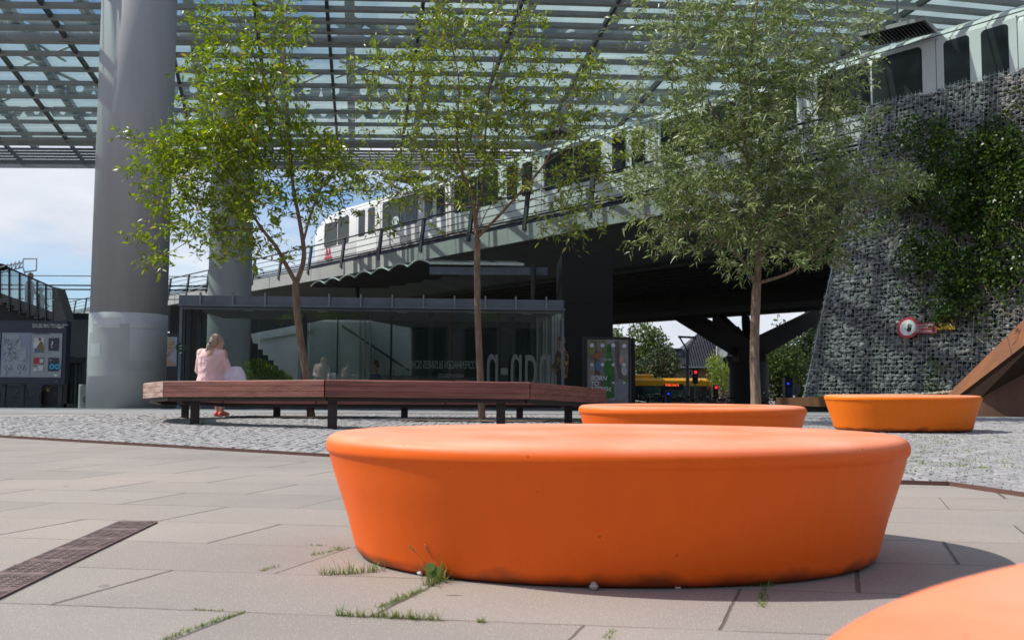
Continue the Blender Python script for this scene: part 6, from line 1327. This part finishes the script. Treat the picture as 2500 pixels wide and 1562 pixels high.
c = W(1969, 929, 42); o = thing('blue_path_sign', 'small blue rectangular sign with a white figure on a thin pole near the gabion corner', 'sign', Vector((c.x, 42, gz(42)))); MB().tube([o.location, c], .025, 8).build('pole', M_pole, o); MB().box(c, (.14, .02, .28)).build('blue_plate', mat('sign_blue', (.02, .18, .5), .4), o); MB().box(c-Vector((.02, .015, .04)), (.05, .01, .15)).build('white_figure', M_swh, o)
# ================================================================== HOUSE
D5 = 92.0; ho = thing('tiled_house', 'old house with steep dark glazed tile roof and brick chimney beyond the road', 'house', Vector((XD(1720, D5), D5+4, -2.3)))
M_tile = mat('glazed_black_tile', (.055, .058, .075), .35, scale=3, var=.2)
tt_ = M_tile.node_tree; wvx = nn(tt_, 'ShaderNodeTexWave'); wvx.inputs['Scale'].default_value = 1.15; wvx.bands_direction = 'X'; wvz = nn(tt_, 'ShaderNodeTexWave'); wvz.inputs['Scale'].default_value = 1.3; wvz.bands_direction = 'Z'; wvz.wave_profile = 'SAW'
cc_ = nn(tt_, 'ShaderNodeTexCoord'); adx = nn(tt_, 'ShaderNodeMath', operation='ADD'); bpx = nn(tt_, 'ShaderNodeBump'); bpx.inputs['Distance'].default_value = .25
for a_, b_ in ((cc_.outputs['Object'], wvx.inputs[0]), (cc_.outputs['Object'], wvz.inputs[0]), (wvx.outputs['Fac'], adx.inputs[0]), (wvz.outputs['Fac'], adx.inputs[1]), (adx.outputs[0], bpx.inputs['Height']), (bpx.outputs[0], tt_.nodes['Principled BSDF'].inputs['Normal'])): tt_.links.new(a_, b_)
M_brick = mat('yellow_brown_brick', (.26, .19, .12), .9, scale=5, var=.2)
eL, eR = W(1630, 897, D5), W(1752, 897, D5); rT = W(1705, 812, D5+4.5); rR = W(1752, 812, D5+4.5); kL = W(1660, 872, D5+1.2)
MB().prism([Vector((eL.x+.5, D5+.7, -2.3)), Vector((XD(1826, D5), D5+.7, -2.3)), Vector((XD(1826, D5), D5+.7, eL.z+.1)), Vector((eL.x+.5, D5+.7, eL.z+.1))], (0, 8, 0)).build('wall', M_brick, ho)
rf = MB(); rf.add([eL, kL, rT, rR, eR, Vector((eL.x, D5+9, eL.z)), Vector((eR.x+.02, D5+9, eR.z))], [(0, 1, 2, 3, 4), (0, 5, 2, 1), (5, 6, 3, 2)]); rf_ = rf.build('roof', M_tile, ho)
MB().tube([eL+Vector((0, -.1, 0)), eR+Vector((0, -.1, 0))], .09, 6).build('eaves_gutter', M_pole, ho)
rf2 = MB(); rf2.add([W(1745, 820, D5+3), W(1790, 795, D5+3), W(1816, 818, D5+3), W(1826, 870, D5+2), W(1745, 870, D5+2)], [(0, 1, 2, 3, 4)]); rf2.prism([W(1775, 812, D5+3), W(1803, 796, D5+3), W(1818, 815, D5+3), W(1822, 900, D5+3), W(1752, 900, D5+3), W(1752, 812, D5+3)], (0, 4, 0)); rf2.build('rear_gable', M_tile, ho)
MB().box(W(1764, 803, D5+4)+Vector((0, 0, 0)), (.72, .7, 1.3)).build('chimney', mat('chimney_brick', (.30, .17, .11), .9, scale=6), ho)
MB().prism([W(1750, 845, D5-.1), W(1762, 840, D5-.1), W(1766, 900, D5-.1), W(1750, 900, D5-.1)], (0, .3, 0)).build('gable_board', M_conld, ho)
MB().tube([W(1766, 862, D5-.6), W(1766, 862, D5-.55)], .42, 20).build('satellite_dish', M_swh, ho)
MB().box(W(1644, 876, D5+3), (1.5, 3, 2.2)).build('lead_dormer', mat('lead_grey', (.12, .13, .15), .6), ho); MB().beam(W(1626, 857, D5+1.4), W(1664, 853, D5+1.4), .5, .12).build('dormer_roof', M_tile, ho)
wn_ = MB().box(W(1690, 908, D5+.6), (1.2, .1, .5)).build('window', M_bw, ho)
# building behind the camera, seen only as reflections in the pavilion glass
bb = thing('plaza_building', 'long grey building facing the plaza, behind the camera', 'building', (0, -24, 0))
MB().box((0, -28, 4.5), (70, 8, 9)).build('wall', mat('brown_grey_render', (.11, .105, .10), .9), bb)
for k in range(18): MB().box((-32+k*3.8, -23.97, 2.6), (2.4, .06, 3.6)).build('window', M_bw, bb)
